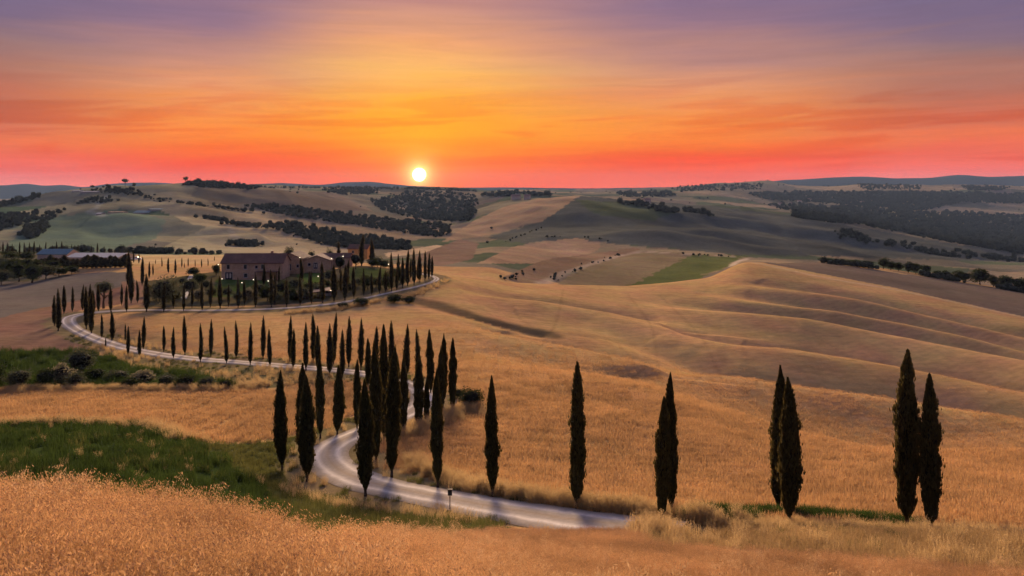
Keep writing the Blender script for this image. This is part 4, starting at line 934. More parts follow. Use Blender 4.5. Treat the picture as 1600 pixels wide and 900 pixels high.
# shrubs and trees by the roads
tree('shrub', 737, 640, 604, 46, 80, 110, 'big dark round shrub beside the second bend', 'shrub', stem=0.0)
tree('shrub', 715, 622, 606, 26, 80, 112, 'low dark shrub between the second bend cypresses and the big shrub', 'shrub', stem=0.0)
tree('shrub', 700, 812, 797, 24, 20, 60, 'small dark green shrub under the signpost', 'shrub', stem=0.0)
tree('shrub', 127, 585, 542, 56, 90, 150, 'tall willow-like shrub below the far bend', 'shrub', kind='olive', stem=0.0)
SCR = [(98, 600, 566, 44), (150, 596, 572, 40), (185, 598, 575, 44), (225, 602, 578, 46), (260, 604, 582, 40), (290, 606, 584, 42), (322, 606, 588, 36), (352, 607, 592, 30), (70, 604, 574, 40), (30, 606, 572, 50), (-15, 606, 566, 50), (118, 606, 580, 38), (205, 607, 588, 40)]
for i, (a, b_, t_, w_) in enumerate(sorted(SCR)):
    tree('shrub', a, b_, t_, w_, 90, 140, '%s shrub from the left in the dark thicket above the left field' % ordinal(i + 1), 'shrub', 'thicket shrubs', ['dark', 'olive', 'dark', 'pale', 'olive'][i % 5], 0.0)
for i, (a, b_, t_, w_) in enumerate([(566, 478, 463, 30), (616, 473, 459, 34), (638, 474, 462, 26), (535, 482, 472, 24)]):
    tree('shrub', a, b_, t_, w_, 150, 230, ['wide low shrub on the bank under the upper drive', 'dark shrub high on the bank near the drive bend', 'dark shrub at the right end of the drive bank', 'small shrub at the left end of the drive bank'][i], 'shrub', 'bank shrubs', 'dark', 0.0)
# garden
G = [(162, 482, 436, 34, 'olive', 0.45, 'round olive tree with bare trunk beside the far bend'), (256, 482, 428, 54, 'olive', 0.08, 'big spreading olive tree left of the garden path'),
     (296, 462, 434, 34, 'olive', 0.1, 'pale olive tree beside the garden path'), (312, 445, 425, 26, 'dark', 0.0, 'dark garden shrub above the path'), (338, 430, 410, 16, 'dark', 0.05, 'dark tree at the left wall of the farmhouse'),
     (302, 431, 417, 26, 'dark', 0.0, 'low dark garden shrub near the pale field strip'), (330, 468, 446, 24, 'olive', 0.1, 'olive bush on the lawn below the farmhouse door'), (355, 466, 447, 26, 'olive', 0.1, 'second olive bush on the lawn below the farmhouse'),
     (405, 462, 440, 28, 'olive', 0.05, 'olive bush below the right end of the farmhouse'), (418, 470, 445, 30, 'dark', 0.0, 'dark shrub at the left end of the carport'), (440, 464, 436, 34, 'dark', 0.0, 'dark mass of shrub above the carport roof'),
     (460, 458, 432, 34, 'olive', 0.05, 'olive shrub below the low gabled wing'), (484, 460, 437, 34, 'dark', 0.0, 'wide dark shrub behind the carport middle'), (508, 456, 436, 26, 'dark', 0.0, 'dark shrub behind the right end of the carport'), (513, 440, 420, 22, 'olive', 0.0, 'olive shrub at the edge of the upper lawn'),
     (575, 452, 428, 30, 'dark', 0.05, 'dark shrub on the slope below the yellow house'), (560, 446, 432, 20, 'olive', 0.0, 'pale shrub on the slope below the clipped trees'), (604, 452, 424, 22, 'dark', 0.0, 'dark shrub left of the drive end cypresses'),
     (626, 442, 414, 26, 'dark', 0.0, 'warm brown shrub among the drive end cypresses'), (582, 418, 402, 22, 'dark', 0.0, 'hedge-like shrub below the yellow house'), (600, 417, 404, 24, 'dark', 0.0, 'round shrub right of the yellow house'), (590, 409, 398, 22, 'olive', 0.0, 'pale shrub beside the yellow house'), (232, 462, 446, 20, 'olive', 0.0, 'small pale shrub left of the big olive tree'),
     (452, 396, 383, 22, 'olive', 0.15, 'bare looking round tree behind the farm roofs'), (487, 396, 387, 14, 'olive', 0.15, 'small round tree behind the gabled wing'), (516, 396, 385, 14, 'olive', 0.15, 'small tree beside the pointed cypress behind the roofs')]
for i, (a, b_, t_, w_, kd) in enumerate([(244, 470, 446, 30, 'pale'), (272, 474, 448, 30, 'olive'), (285, 446, 432, 20, 'olive'), (310, 470, 450, 26, 'pale'), (322, 452, 436, 20, 'olive'), (372, 472, 454, 24, 'olive'), (388, 468, 448, 24, 'pale'), (430, 474, 452, 28, 'olive'), (452, 470, 448, 30, 'dark'), (474, 468, 446, 32, 'olive'), (500, 462, 442, 30, 'olive'), (528, 452, 434, 24, 'olive'), (548, 456, 440, 22, 'dark'), (588, 448, 432, 24, 'olive'), (615, 432, 416, 22, 'olive')]):
    G.append((a, b_, t_, w_, kd, 0.0, '%s low rounded bush from the left in the second garden row' % ordinal(i + 1)))
for a, b_, t_, w_, kd, st_, lab in G:
    tree('garden_shrub' if st_ < 0.1 else 'garden_tree', a, b_, t_, w_, 170, 330, lab, 'shrub' if st_ < 0.1 else 'tree', 'garden plants', kd, st_, Y=275 if b_ < 399 else (264 if a in (600, 590) else None))
tree('clipped_tree', 531, 426, 399, 17, 190, 300, 'left one of two clipped round trees below the yellow house', 'tree', 'clipped round trees', 'clipped', 0.28)
tree('clipped_tree', 556, 421, 396, 19, 190, 300, 'larger right one of two clipped round trees below the yellow house', 'tree', 'clipped round trees', 'clipped', 0.28)
# tree line on the grey ridge
TL = [(1290, 412, 403, 26), (1318, 415, 405, 24), (1336, 417, 406, 24), (1354, 420, 407, 22), (1380, 424, 401, 17), (1392, 425, 406, 13), (1404, 427, 409, 13), (1419, 429, 407, 15), (1431, 430, 409, 14), (1447, 432, 411, 16), (1465, 436, 422, 14), (1479, 438, 421, 14), (1497, 441, 421, 18), (1509, 443, 423, 16), (1531, 447, 418, 28), (1552, 450, 428, 12), (1572, 454, 428, 24), (1592, 457, 430, 24), (1616, 461, 430, 26)]
for i, (a, b_, t_, w_) in enumerate(TL):
    tree('ridge_tree', a, b_, t_, w_ * 1.3, 300, 430, '%s dark tree from the left on the grey field ridge' % ordinal(i + 1), 'tree', 'ridge trees', 'dark', 0.03, Y=float(np.interp(a, [1290, 1400, 1500, 1600], [406, 400, 392, 382])))
# umbrella pines and trees on the left skyline
tree('umbrella_pine', 195.5, 288, 279, 12, 900, 1500, 'flat topped umbrella pine on the skyline beside a round tree', 'tree', 'umbrella pines', 'pine', 0.5, Y=1310)
tree('umbrella_pine', 290, 286, 275.5, 11, 900, 1500, 'lone umbrella pine at the highest point of the skyline', 'tree', 'umbrella pines', 'pine', 0.5, Y=1345)
tree('hill_tree', 209.5, 288.5, 284, 7, 900, 1500, 'small round tree beside the umbrella pine on the skyline', 'tree', 'skyline trees', 'dark', 0.1, Y=1310)
tree('hill_tree', 144.5, 295, 289, 9, 900, 1500, 'round tree on the left shoulder of the hill', 'tree', 'skyline trees', 'dark', 0.1, Y=1300)
# dense dark conifer hedge before the long shed
for i in range(19):
    px_ = 64 + i * 7.3 + random.uniform(-1, 1)
    cypress(px_, 419 - abs(i - 9) * 0.15, 399 + random.uniform(-3, 5), 200, 330, '%s tree from the left in the dense conifer hedge before the long shed' % ordinal(i + 1), 'conifer hedge trees', 6.5)
for i, (a, b_, t_, w_) in enumerate([(-12, 432, 400, 44), (20, 428, 402, 40), (42, 426, 400, 34), (58, 430, 404, 34), (84, 424, 404, 30), (14, 416, 392, 34)]):
    tree('orchard_tree', a, b_, t_, w_, 220, 400, '%s dark bushy tree from the left in the grove below the far cypress row' % ordinal(i + 1), 'tree', 'grove trees', 'dark', 0.05)
for i, (a, b_, t_, w_) in enumerate([(8, 425, 398, 50), (30, 440, 408, 36), (50, 442, 410, 34), (72, 436, 412, 40), (92, 432, 414, 34), (112, 428, 414, 28), (2, 445, 420, 40), (40, 408, 392, 30), (16, 402, 390, 30)]):
    tree('orchard_tree', a, b_, t_, w_, 220, 400, ['big dark tree at the left edge below the hill', 'dark bush below the turquoise roof', 'round dark bush left of the conifer hedge', 'grey green tree before the conifer hedge end', 'grey bush at the foot of the conifer hedge', 'small bush at the foot of the conifer hedge', 'low dark bush at the left edge of the clay field', 'dark tree left of the turquoise roof', 'dark tree in the far left corner below the cypress row'][i], 'tree', 'orchard trees', 'dark' if i % 3 else 'olive', 0.08)

# far woods and hedgerows, seen only as masses
FART = src_collection('far_tree_sources', [])
for k in range(5):
    v, f = leafy(600 + k, 260, 12, 0.8, 0.20); v2, f2 = lump(620 + k, 0.72, 0.8); v[:, 2] += 0.75; v2[:, 2] += 0.7
    FART.objects.link(source('far_tree_source_%d' % k, [(v, f, 0), (v2, f2, 1)], [M['leaf_far'], M['leaf_far']]))
def wood(name, label, polys, y0, y1, n, size, cat='wood', sky=False):
    P = []; n = int(n * 1.7); size *= 0.72
    for poly in polys:
        a = np.array(poly, float); lo, hi = a.min(0), a.max(0); m = max(int(n / len(polys)), 1); q = np.stack([rng.uniform(lo[0], hi[0], m * 6), rng.uniform(lo[1], hi[1], m * 6)], 1)
        q = q[inpoly(q[:, 0], q[:, 1], poly)][:m]; q = q + rng.normal(0, 1, q.shape) * np.array([3.5, 0.8]) * (rng.random((len(q), 1)) < 0.35); h = hit(q[:, 0], q[:, 1], y0, y1, 500); P.append(h[~np.isnan(h[:, 0])])
    P = np.concatenate(P); s = (0.45 + 1.0 * rng.random(len(P)) ** 1.7) * size
    sc = np.stack([s, s, s * rng.uniform(0.8, 1.3, len(P))], 1); rot = np.stack([0 * s, 0 * s, rng.uniform(0, 6.28, len(P))], 1); P[:, 2] -= s * 0.1
    scatter(name, P, sc, rot, rng.integers(0, 5, len(P)), FART, label, cat)
def hedgerow(name, label, lines, y0, y1, n, spread, size, cat='hedgerow'):
    P = []
    for l in lines:
        L = line_on_land(l, y0, y1, 50)
        if len(L) < 2: continue
        t = rng.uniform(0, len(L) - 1, max(n // len(lines), 2)); i = t.astype(int).clip(0, len(L) - 2); f = (t - i)[:, None]; P.append(L[i] * (1 - f) + L[i + 1] * f)
    P = np.concatenate(P); P[:, 0] += rng.normal(0, spread, len(P)); P[:, 1] += rng.normal(0, spread, len(P)); P[:, 2] = gz(P[:, 0], P[:, 1])
    s = rng.uniform(0.45, 1.25, len(P)) * size; sc = np.stack([s, s, s * rng.uniform(0.8, 1.3, len(P))], 1)
    scatter(name, P, sc, np.stack([0 * s, 0 * s, rng.uniform(0, 6.28, len(P))], 1), rng.integers(0, 5, len(P)), FART, label, cat)
wood('long_wood', 'long dark wood running across the hill behind the farm', [[(380, 321), (430, 320), (560, 337), (640, 345), (700, 353), (706, 364), (690, 371), (640, 366), (560, 353), (440, 336)]], 500, 1900, 560, 4.3)
wood('lower_wood', 'dark wood on the slope just above the farm', [[(413, 352), (450, 348), (540, 366), (640, 380), (640, 392), (520, 386), (440, 362)]], 450, 1500, 400, 3.8)
wood('sunset_wood', 'dark wood on the slope right under the sun', [[(580, 314), (640, 300), (700, 300), (740, 304), (748, 318), (735, 345), (700, 346), (640, 340), (590, 326)]], 1000, 3500, 680, 6.0)
wood('upper_wood', 'wood strip under the skyline left of the sun', [[(500, 296), (590, 293), (590, 303), (530, 304)], [(300, 287), (400, 291), (400, 296), (310, 292)]], 1000, 3500, 330, 6.0)
wood('valley_forest', 'blue green forest filling the far valley on the right', [[(1170, 303), (1300, 300), (1450, 300), (1600, 304), (1700, 306), (1700, 330), (1600, 318), (1500, 316), (1440, 330), (1300, 318), (1200, 312)], [(1240, 330), (1330, 322), (1440, 332), (1470, 332), (1540, 334), (1700, 342), (1700, 410), (1600, 398), (1500, 382), (1400, 362), (1300, 342)]], 1300, 4200, 6200, 9.0)
wood('far_slope_woods', 'scattered woods on the far right hills', [[(1040, 292), (1120, 289), (1190, 286), (1190, 296), (1060, 300)], [(960, 302), (1050, 300), (1060, 306), (980, 308)], [(1340, 288), (1440, 290), (1440, 296), (1350, 297)], [(1500, 290), (1580, 293), (1560, 298), (1510, 297)], [(1190, 318), (1270, 320), (1330, 335), (1240, 332)], [(1240, 335), (1340, 345), (1330, 350), (1250, 345)]], 1300, 4400, 900, 8.0)
wood('left_edge_wood', 'dark woods at the left edge of the hill', [[(-60, 330), (60, 304), (62, 309), (-60, 340)], [(-60, 340), (20, 334), (52, 333), (45, 350), (-60, 372)], [(40, 358), (75, 350), (66, 362), (48, 373), (40, 370)]], 500, 1600, 520, 4.5)
hedgerow('hill_foot_trees', 'row of dark trees along the foot of the left hill', [[(0, 394), (120, 394), (250, 397), (350, 398)], [(215, 396), (260, 396)]], 400, 620, 150, 4, 2.4)
hedgerow('hill_hedgerows', 'dark hedgerows dividing the fields of the left hill', [[(150, 298), (205, 303), (250, 313)], [(250, 313), (300, 320), (350, 326), (400, 333)], [(125, 318), (145, 313), (175, 316)], [(322, 342), (350, 346)], [(360, 351), (400, 355), (420, 358)], [(370, 384), (395, 383)], [(165, 292), (180, 298), (205, 300)], [(45, 336), (60, 345), (90, 330)]], 500, 1500, 420, 5, 3.0)
hedgerow('skyline_trees', 'line of small trees along the skyline left of the sun', [[(300, 288), (340, 289), (400, 292)], [(400, 292.5), (480, 294), (560, 294.5), (640, 295)], [(640, 295), (700, 297), (740, 299)]], 900, 3500, 420, 10, 4.2)
hedgerow('track_bushes', 'bushes along the dirt track by the brown oval field', [[(850, 446), (880, 430), (905, 420)], [(920, 414), (960, 401), (975, 398)], [(780, 440), (800, 436), (840, 420)], [(790, 380), (830, 362), (850, 356)], [(850, 370), (930, 372), (960, 380)], [(1060, 396), (1150, 402)]], 395, 1100, 80, 2.0, 1.2)
hedgerow('villa_trees', 'dark tree group round the lone house on the far crest', [[(968, 318), (985, 320), (1010, 322), (1035, 326)], [(1075, 331), (1105, 336)], [(1030, 330), (1050, 331)]], 700, 1900, 110, 7, 5.0)
hedgerow('crest_trees', 'dark trees on the far crest right of the sun', [[(775, 303), (800, 301), (830, 305), (860, 306)], [(760, 306), (800, 306)]], 1200, 3000, 130, 8, 6.0)
hedgerow('grey_field_bushes', 'bushes in the fold of the grey hill on the right', [[(1390, 380), (1420, 386), (1450, 396), (1490, 402)], [(1500, 396), (1560, 405), (1600, 408)], [(1320, 367), (1350, 372)]], 600, 1400, 200, 8, 4.0)

# ---------------------------------------------------------------- buildings
def stone_wall(name, c1, c2, mort):
    m, N, out = mat(name); tc = N.new('ShaderNodeTexCoord').outputs['Object']
    vo = N.new('ShaderNodeTexVoronoi'); vo.inputs['Scale'].default_value = 2.6; mp = N.new('ShaderNodeMapping'); mp.inputs['Scale'].default_value = (1, 1, 1.7)
    N.l.new(tc, mp.inputs[0]); N.l.new(mp.outputs[0], vo.inputs['Vector'])
    sx = N.new('ShaderNodeSeparateColor'); N.l.new(vo.outputs['Color'], sx.inputs[0])
    c = N.mix(sx.outputs[0], c1, c2); c = N.mix(N.rng(vo.outputs['Distance'], 0.3, 0.6, 0, 0.6), c, mort)
    c = N.v('SCALE', c, N.rng(N.noise(tc, 0.5, 4.0), 0.3, 0.7, 0.8, 1.15))
    b = N.new('ShaderNodeBsdfPrincipled'); N.l.new(c, b.inputs['Base Color']); b.inputs['Roughness'].default_value = 0.9
    bp = N.new('ShaderNodeBump'); bp.inputs['Strength'].default_value = 0.6; bp.inputs['Distance'].default_value = 0.06; bp.invert = True
    N.l.new(vo.outputs['Distance'], bp.inputs['Height']); N.l.new(bp.outputs[0], b.inputs['Normal']); N.l.new(b.outputs[0], out.inputs[0]); return m
def tile_roof(name, col):
    m, N, out = mat(name); tc = N.new('ShaderNodeTexCoord').outputs['Object']
    sp = N.new('ShaderNodeSeparateXYZ'); N.l.new(tc, sp.inputs[0])
    w = N.m('SINE', N.m('MULTIPLY', sp.outputs[0], 2 * math.pi / 0.24)); w2 = N.m('FRACT', N.m('MULTIPLY', sp.outputs[1], 2.6))
    n = N.noise(tc, 2.2, 5.0, 0.7); n2 = N.noise(tc, 0.35, 3.0)
    c = N.v('SCALE', col, N.m('MULTIPLY', N.rng(n, 0.25, 0.75, 0.6, 1.4), N.rng(n2, 0.3, 0.7, 0.8, 1.2)))
    b = N.new('ShaderNodeBsdfPrincipled'); N.l.new(c, b.inputs['Base Color']); b.inputs['Roughness'].default_value = 0.9
    bp = N.new('ShaderNodeBump'); bp.inputs['Strength'].default_value = 0.8; bp.inputs['Distance'].default_value = 0.06
    N.l.new(N.m('ADD', w, N.m('MULTIPLY', w2, 0.5)), bp.inputs['Height']); N.l.new(bp.outputs[0], b.inputs['Normal']); N.l.new(b.outputs[0], out.inputs[0]); return m
M['stone'] = stone_wall('pink_stone_wall', (0.38, 0.225, 0.125, 1), (0.54, 0.345, 0.205, 1), (0.56, 0.41, 0.28, 1))
M['yellow_plaster'] = solid('yellow_plaster', (0.62, 0.36, 0.13), 0.9, 0.12, 1.0)
M['tiles'] = tile_roof('terracotta_tiles', (0.19, 0.10, 0.065)); M['tiles_pale'] = tile_roof('pale_tiles', (0.28, 0.17, 0.13))
M['pane'] = solid('window_pane', (0.02, 0.022, 0.028), 0.15, 0.1); M['wood'] = solid('brown_wood', (0.11, 0.06, 0.04), 0.7, 0.2)
M['white'] = solid('white_paint', (0.75, 0.73, 0.70), 0.6, 0.08); M['dark'] = solid('dark_metal', (0.03, 0.03, 0.032), 0.5, 0.1)
M['concrete'] = solid('concrete', (0.42, 0.38, 0.34), 0.9, 0.15); M['lit'] = solid('lit_lamp', (0.9, 0.8, 0.6), 0.5, 0.0, emit=((1.0, 0.82, 0.55, 1), 4.0))
M['plaster'] = solid('pale_plaster', (0.48, 0.42, 0.36), 0.9, 0.12); M['metal_roof'] = solid('pale_sheet_roof', (0.42, 0.44, 0.45), 0.6, 0.08, 0.4)
M['turquoise'] = solid('turquoise_sheet', (0.12, 0.22, 0.22), 0.4, 0.1, 0.5); M['pathstone'] = solid('path_stone', (0.40, 0.38, 0.34), 0.85, 0.12)
def gable(name, loc, rz, w, d, he, hr, wallm, roofm, label, cat='house', axis='x', over=0.45, group=None, parts=()):
    """house on its base centre; front faces -y; axis = direction of the ridge; parts: (kind, x, z, w, h[, side])"""
    o = empty(name, loc, rz); tag(o, label, cat, group); x, y = w / 2, d / 2; b = MB(); zf = -1.2
    if axis == 'x':
        V = [(-x, -y, zf), (x, -y, zf), (x, y, zf), (-x, y, zf), (-x, -y, he), (x, -y, he), (x, y, he), (-x, y, he), (-x, 0, hr), (x, 0, hr)]
        b.add(V, [(0, 1, 5, 4), (1, 2, 6, 9, 5), (2, 3, 7, 6), (3, 0, 4, 8, 7), (4, 5, 9, 8), (6, 7, 8, 9), (0, 3, 2, 1)])
    else:
        V = [(-x, -y, zf), (x, -y, zf), (x, y, zf), (-x, y, zf), (-x, -y, he), (x, -y, he), (x, y, he), (-x, y, he), (0, -y, hr), (0, y, hr)]
        b.add(V, [(0, 1, 5, 8, 4), (1, 2, 6, 5), (2, 3, 7, 9, 6), (3, 0, 4, 7), (5, 6, 9, 8), (7, 4, 8, 9), (0, 3, 2, 1)])
    link('wall', b.mesh('wall'), wallm, o)
    rb = MB(); half = y if axis == 'x' else x; lng = (x if axis == 'x' else y) + over; sl = (hr - he) / half; t = 0.2
    for sgn in (-1, 1):
        e = half + over; ze = he - sl * over; V = []
        for q, (u, z) in [(a, c) for a in (-lng, lng) for c in ((e * sgn, ze), (0, hr), (0, hr + t), (e * sgn, ze + t))]:
            V.append((q, u, z + 0.03) if axis == 'x' else (u, q, z + 0.03))
        rb.add(V, [(0, 1, 2, 3), (7, 6, 5, 4), (0, 4, 5, 1), (1, 5, 6, 2), (2, 6, 7, 3), (3, 7, 4, 0)])
    rf = link('roof', rb.mesh('roof'), roofm, o)
    for p in parts:
        kd, px_, pz, pw, ph = p[:5]
        if kd == 'chimney':
            c = MB().box(px_ - pw / 2, px_ + pw / 2, -pw / 2 + p[5], pw / 2 + p[5], pz, pz + ph).box(px_ - pw / 2 - 0.1, px_ + pw / 2 + 0.1, -pw / 2 - 0.1 + p[5], pw / 2 + 0.1 + p[5], pz + ph, pz + ph + 0.12)
            link('chimney', c.mesh('chimney'), wallm, rf); continue
        f = MB(); yy = -y; tk = 0.12
        for q in ((px_ - pw / 2 - tk, px_ - pw / 2, pz - ph / 2 - tk, pz + ph / 2 + tk), (px_ + pw / 2, px_ + pw / 2 + tk, pz - ph / 2 - tk, pz + ph / 2 + tk), (px_ - pw / 2, px_ + pw / 2, pz + ph / 2, pz + ph / 2 + tk), (px_ - pw / 2, px_ + pw / 2, pz - ph / 2 - tk, pz - ph / 2)):
            f.box(q[0], q[1], yy - 0.05, yy + 0.05, q[2], q[3])
        fo = link('door' if kd == 'door' else 'window', f.mesh('frame'), M['wood'] if kd == 'door' else M['concrete'], o)
        pn = MB().box(px_ - pw / 2, px_ + pw / 2, yy - 0.025, yy + 0.03, pz - ph / 2, pz + ph / 2); link('door_leaf' if kd == 'door' else 'pane', pn.mesh('pane'), M['wood'] if kd == 'door' else M['pane'], fo)
        if kd == 'glassdoor':
            for dx in (-0.5, 0.5): g = MB().box(px_ + dx * pw * 0.42 - pw * 0.13, px_ + dx * pw * 0.42 + pw * 0.13, yy - 0.045, yy - 0.028, pz - ph * 0.3, pz + ph * 0.35); link('pane', g.mesh('pane'), M['plaster'], fo)
        if kd == 'window': s_ = MB().box(px_ - pw / 2 - 0.2, px_ + pw / 2 + 0.2, yy - 0.16, yy, pz - ph / 2 - tk - 0.1, pz - ph / 2 - tk - 0.003); link('sill', s_.mesh('sill'), M['concrete'], fo)
    return o
def at(px, Y, dz=0.0):
    X = (px - CX) / F * Y; return (X, Y, float(gz(X, Y)) + dz)
def zt(py, Y, base): return -(py - HZ) / F * Y - base       # height above base of the sight line at row py
HY = 240.0; k_ = HY / F
b0 = at(393, HY); ZB = -(437 - HZ) / F * HY; he_, hr_ = zt(411, HY, ZB), zt(396.5, HY + 5, ZB)
WIN = [('window', -7.1, 3.9, 0.85, 1.25), ('window', -2.0, 3.9, 0.85, 1.25), ('window', 1.3, 3.8, 0.7, 0.8), ('window', 3.2, 3.9, 0.85, 1.25), ('glassdoor', -6.9, 1.15, 2.1, 2.2), ('window', -1.9, 1.3, 0.95, 1.1)]
farm = gable('stone_farmhouse', (b0[0], HY + 4.5, ZB), R(2), 18.2, 9.0, he_, hr_, M['stone'], M['tiles'], 'long two storey pink stone farmhouse with tiled roof', 'house', 'x', 0.4, None, WIN + [('chimney', 4.6, hr_ - 0.6, 0.7, 1.3, 1.0)])
pg = MB().box(1.6, 8.3, -7.6, -4.52, 2.55, 2.7)
link('porch_roof', pg.mesh('porch_roof'), M['tiles'], farm)
for dx in (1.75, 4.9, 8.1): link('porch_post', MB().box(dx - 0.12, dx + 0.12, -7.45, -7.2, -1.0, 2.55).mesh('porch_post'), M['wood'], farm)
Y2 = 252.0
b1 = at(433, Y2); z1 = -(434 - HZ) / F * Y2
gable('farm_link_wing', (b1[0] + 0.5, Y2 + 3, z1), R(2), 4.2, 6, zt(407, Y2, z1), zt(401, Y2 + 3, z1), M['stone'], M['tiles'], 'low link building between farmhouse and gabled wing', 'house', 'x', 0.25, None, [('chimney', -0.8, zt(405, Y2, z1), 0.9, 1.6, 0.0)])
Y3 = 257.0; b2 = at(456, Y3); z2 = -(422 - HZ) / F * Y3
gable('stone_wing', (b2[0], Y3 + 4, z2), R(-4), 7.4, 9.0, zt(404, Y3, z2), zt(396, Y3, z2), M['stone'], M['tiles'], 'stone wing with its gable end and dark door facing the valley', 'house', 'y', 0.35, None, [('window', -0.8, 4.0, 0.8, 1.0), ('glassdoor', -0.6, 1.0, 1.6, 1.8), ('window', 2.4, 1.4, 0.7, 0.9)])
Y4 = 258.0; b3 = at(494, Y4); z3 = -(420 - HZ) / F * Y4
gable('gabled_annex', (b3[0], Y4 + 4, z3), R(3), 8.6, 8.0, zt(407, Y4, z3), zt(399.5, Y4, z3), M['stone'], M['tiles_pale'], 'low annex with pale edged gable right of the stone wing', 'house', 'y', 0.5, None, [('window', -2.4, 1.4, 0.8, 0.8), ('glassdoor', -0.4, 1.0, 1.2, 1.9)])
Y5 = 262.0; b4 = at(520, Y5); z4 = -(414 - HZ) / F * Y5
gable('farm_outbuilding', (b4[0] + 0.4, Y5 + 5, z4), R(3), 9.2, 6.0, zt(404, Y5, z4), zt(397, Y5 + 3, z4), M['stone'], M['tiles'], 'long low outbuilding at the right end of the farm', 'house', 'x', 0.3, None, [('door', 1.5, 0.9, 1.1, 1.8)])
Y6 = 276.0; b5 = at(560, Y6); z5 = -(400 - HZ) / F * Y6
gable('yellow_house', (b5[0], Y6 + 3, z5), R(-6), 6.8, 6.0, zt(389, Y6, z5), zt(382.5, Y6 + 3, z5), M['yellow_plaster'], M['tiles'], 'small yellow house with tiled roof on the knoll', 'house', 'x', 0.3, None, [('window', -1.6, 1.4, 0.6, 0.8), ('door', 1.6, 0.95, 0.9, 1.7)])
# carport
Yc = 203.0; cx0, cx1 = (447 - CX) / F * Yc, (519 - CX) / F * Yc
zc0, zc1 = -(460.5 - HZ) / F * Yc, -(452 - HZ) / F * Yc
cp = empty('carport', ((cx0 + cx1) / 2, Yc, float(gz((cx0 + cx1) / 2, Yc)))); tag(cp, 'long low carport with thin flat roof beside the upper drive', 'carport'); base = cp.location
rb = MB(); hw = (cx1 - cx0) / 2
for s_, zz in ((-hw, zc0 - base.z), (hw, zc1 - base.z)): pass
V = [(-hw, -2.6, zc0 - base.z), (hw, -2.6, zc1 - base.z), (hw, 2.6, zc1 - base.z + 0.25), (-hw, 2.6, zc0 - base.z + 0.25)]; V += [(a, b_, c + 0.14) for a, b_, c in V]
rb.add(V, [(0, 3, 2, 1), (4, 5, 6, 7), (0, 1, 5, 4), (1, 2, 6, 5), (2, 3, 7, 6), (3, 0, 4, 7)]); link('roof', rb.mesh('roof'), M['tiles_pale'], cp)
for i in range(5):
    u = i / 4; xx = -hw + 0.25 + u * (2 * hw - 0.5); zt_ = (zc0 + (zc1 - zc0) * (xx + hw) / (2 * hw)) - base.z
    for yy in (-2.4, 2.4): link('post', MB().box(xx - 0.07, xx + 0.07, yy - 0.07, yy + 0.07, -1.0, zt_ + 0.01 + (0.24 if yy > 0 else 0.015)).mesh('post'), M['wood'], cp)
# cars
def car(px, Y, rz, col, label, cname):
    paint = solid(cname, col, 0.3, 0.03); o = empty('parked_car', at(px, Y, 0.0), rz); tag(o, label, 'car', 'parked cars')
    prof = [(-2.1, 0.35), (-2.15, 0.75), (-1.95, 0.95), (-1.25, 1.0), (-0.75, 1.42), (0.75, 1.45), (1.45, 1.0), (2.05, 0.9), (2.15, 0.6), (2.1, 0.35)]
    V = [(x, s * (0.86 if z < 1.1 else 0.68), z) for s in (-1, 1) for x, z in prof]; n = len(prof)
    Fc = [tuple(range(n))[::-1], tuple(range(n, 2 * n))] + [(i, (i + 1) % n, (i + 1) % n + n, i + n) for i in range(n)]
    link('body', MB().add(V, Fc).mesh('body'), paint, o)
    for x0, x1, nm in ((-1.28, -0.78, 'rear_window'), (1.42, 0.80, 'windscreen')):
        z0, z1 = 1.0, 1.42; V = [(x0, -0.72, z0), (x0, 0.72, z0), (x1, 0.62, z1), (x1, -0.62, z1)]; d = 0.02 * (1 if x0 > 0 else -1); V += [(a + d, b_, c + 0.02) for a, b_, c in V]
        link(nm, MB().add(V, [(0, 1, 2, 3), (7, 6, 5, 4), (0, 4, 5, 1), (1, 5, 6, 2), (2, 6, 7, 3), (3, 7, 4, 0)]).mesh(nm), M['pane'], o)
    for s in (-1, 1):
        V = [(-1.05, s * 0.80, 1.04), (1.2, s * 0.80, 1.04), (0.7, s * 0.71, 1.38), (-0.7, s * 0.71, 1.38)]; V += [(a, b_ + s * 0.03, c) for a, b_, c in V]
        link('side_window', MB().add(V, [(0, 1, 2, 3), (7, 6, 5, 4), (0, 4, 5, 1), (1, 5, 6, 2), (2, 6, 7, 3), (3, 7, 4, 0)]).mesh('side_window'), M['pane'], o)
        for x in (-1.3, 1.35):
            w = MB(); w.tube([(x, s * 0.68, 0.32), (x, s * 0.90, 0.32)], [0.32, 0.32], 14); wo = link('wheel', w.mesh('wheel'), M['dark'], o)
            h = MB(); h.tube([(x, s * 0.89, 0.32), (x, s * 0.92, 0.32)], [0.19, 0.17], 10); link('rim', h.mesh('rim'), M['metal_roof'], wo)
        link('headlight', MB().box(2.06, 2.14, s * 0.62 - 0.16, s * 0.62 + 0.16, 0.66, 0.80).mesh('headlight'), M['white'], o)
        link('tail_light', MB().box(-2.15, -2.09, s * 0.66 - 0.12, s * 0.66 + 0.12, 0.72, 0.88).mesh('tail_light'), solid('tail_red', (0.4, 0.02, 0.02), 0.4), o)
car(453, 201.5, R(100), (0.30, 0.30, 0.30), 'pale car at the left end of the carport', 'pale_paint')
car(466, 202.2, R(96), (0.02, 0.02, 0.025), 'black car second from the left under the carport', 'black_paint')
car(478, 203, R(95), (0.25, 0.25, 0.27), 'grey car in the middle of the carport', 'grey_paint')
car(514, 204, R(97), (0.28, 0.29, 0.30), 'silver car at the right end of the carport', 'silver_paint')
car(212, 318, R(15), (0.75, 0.75, 0.75), 'white car on the track beside the conifer hedge', 'white_paint_car')
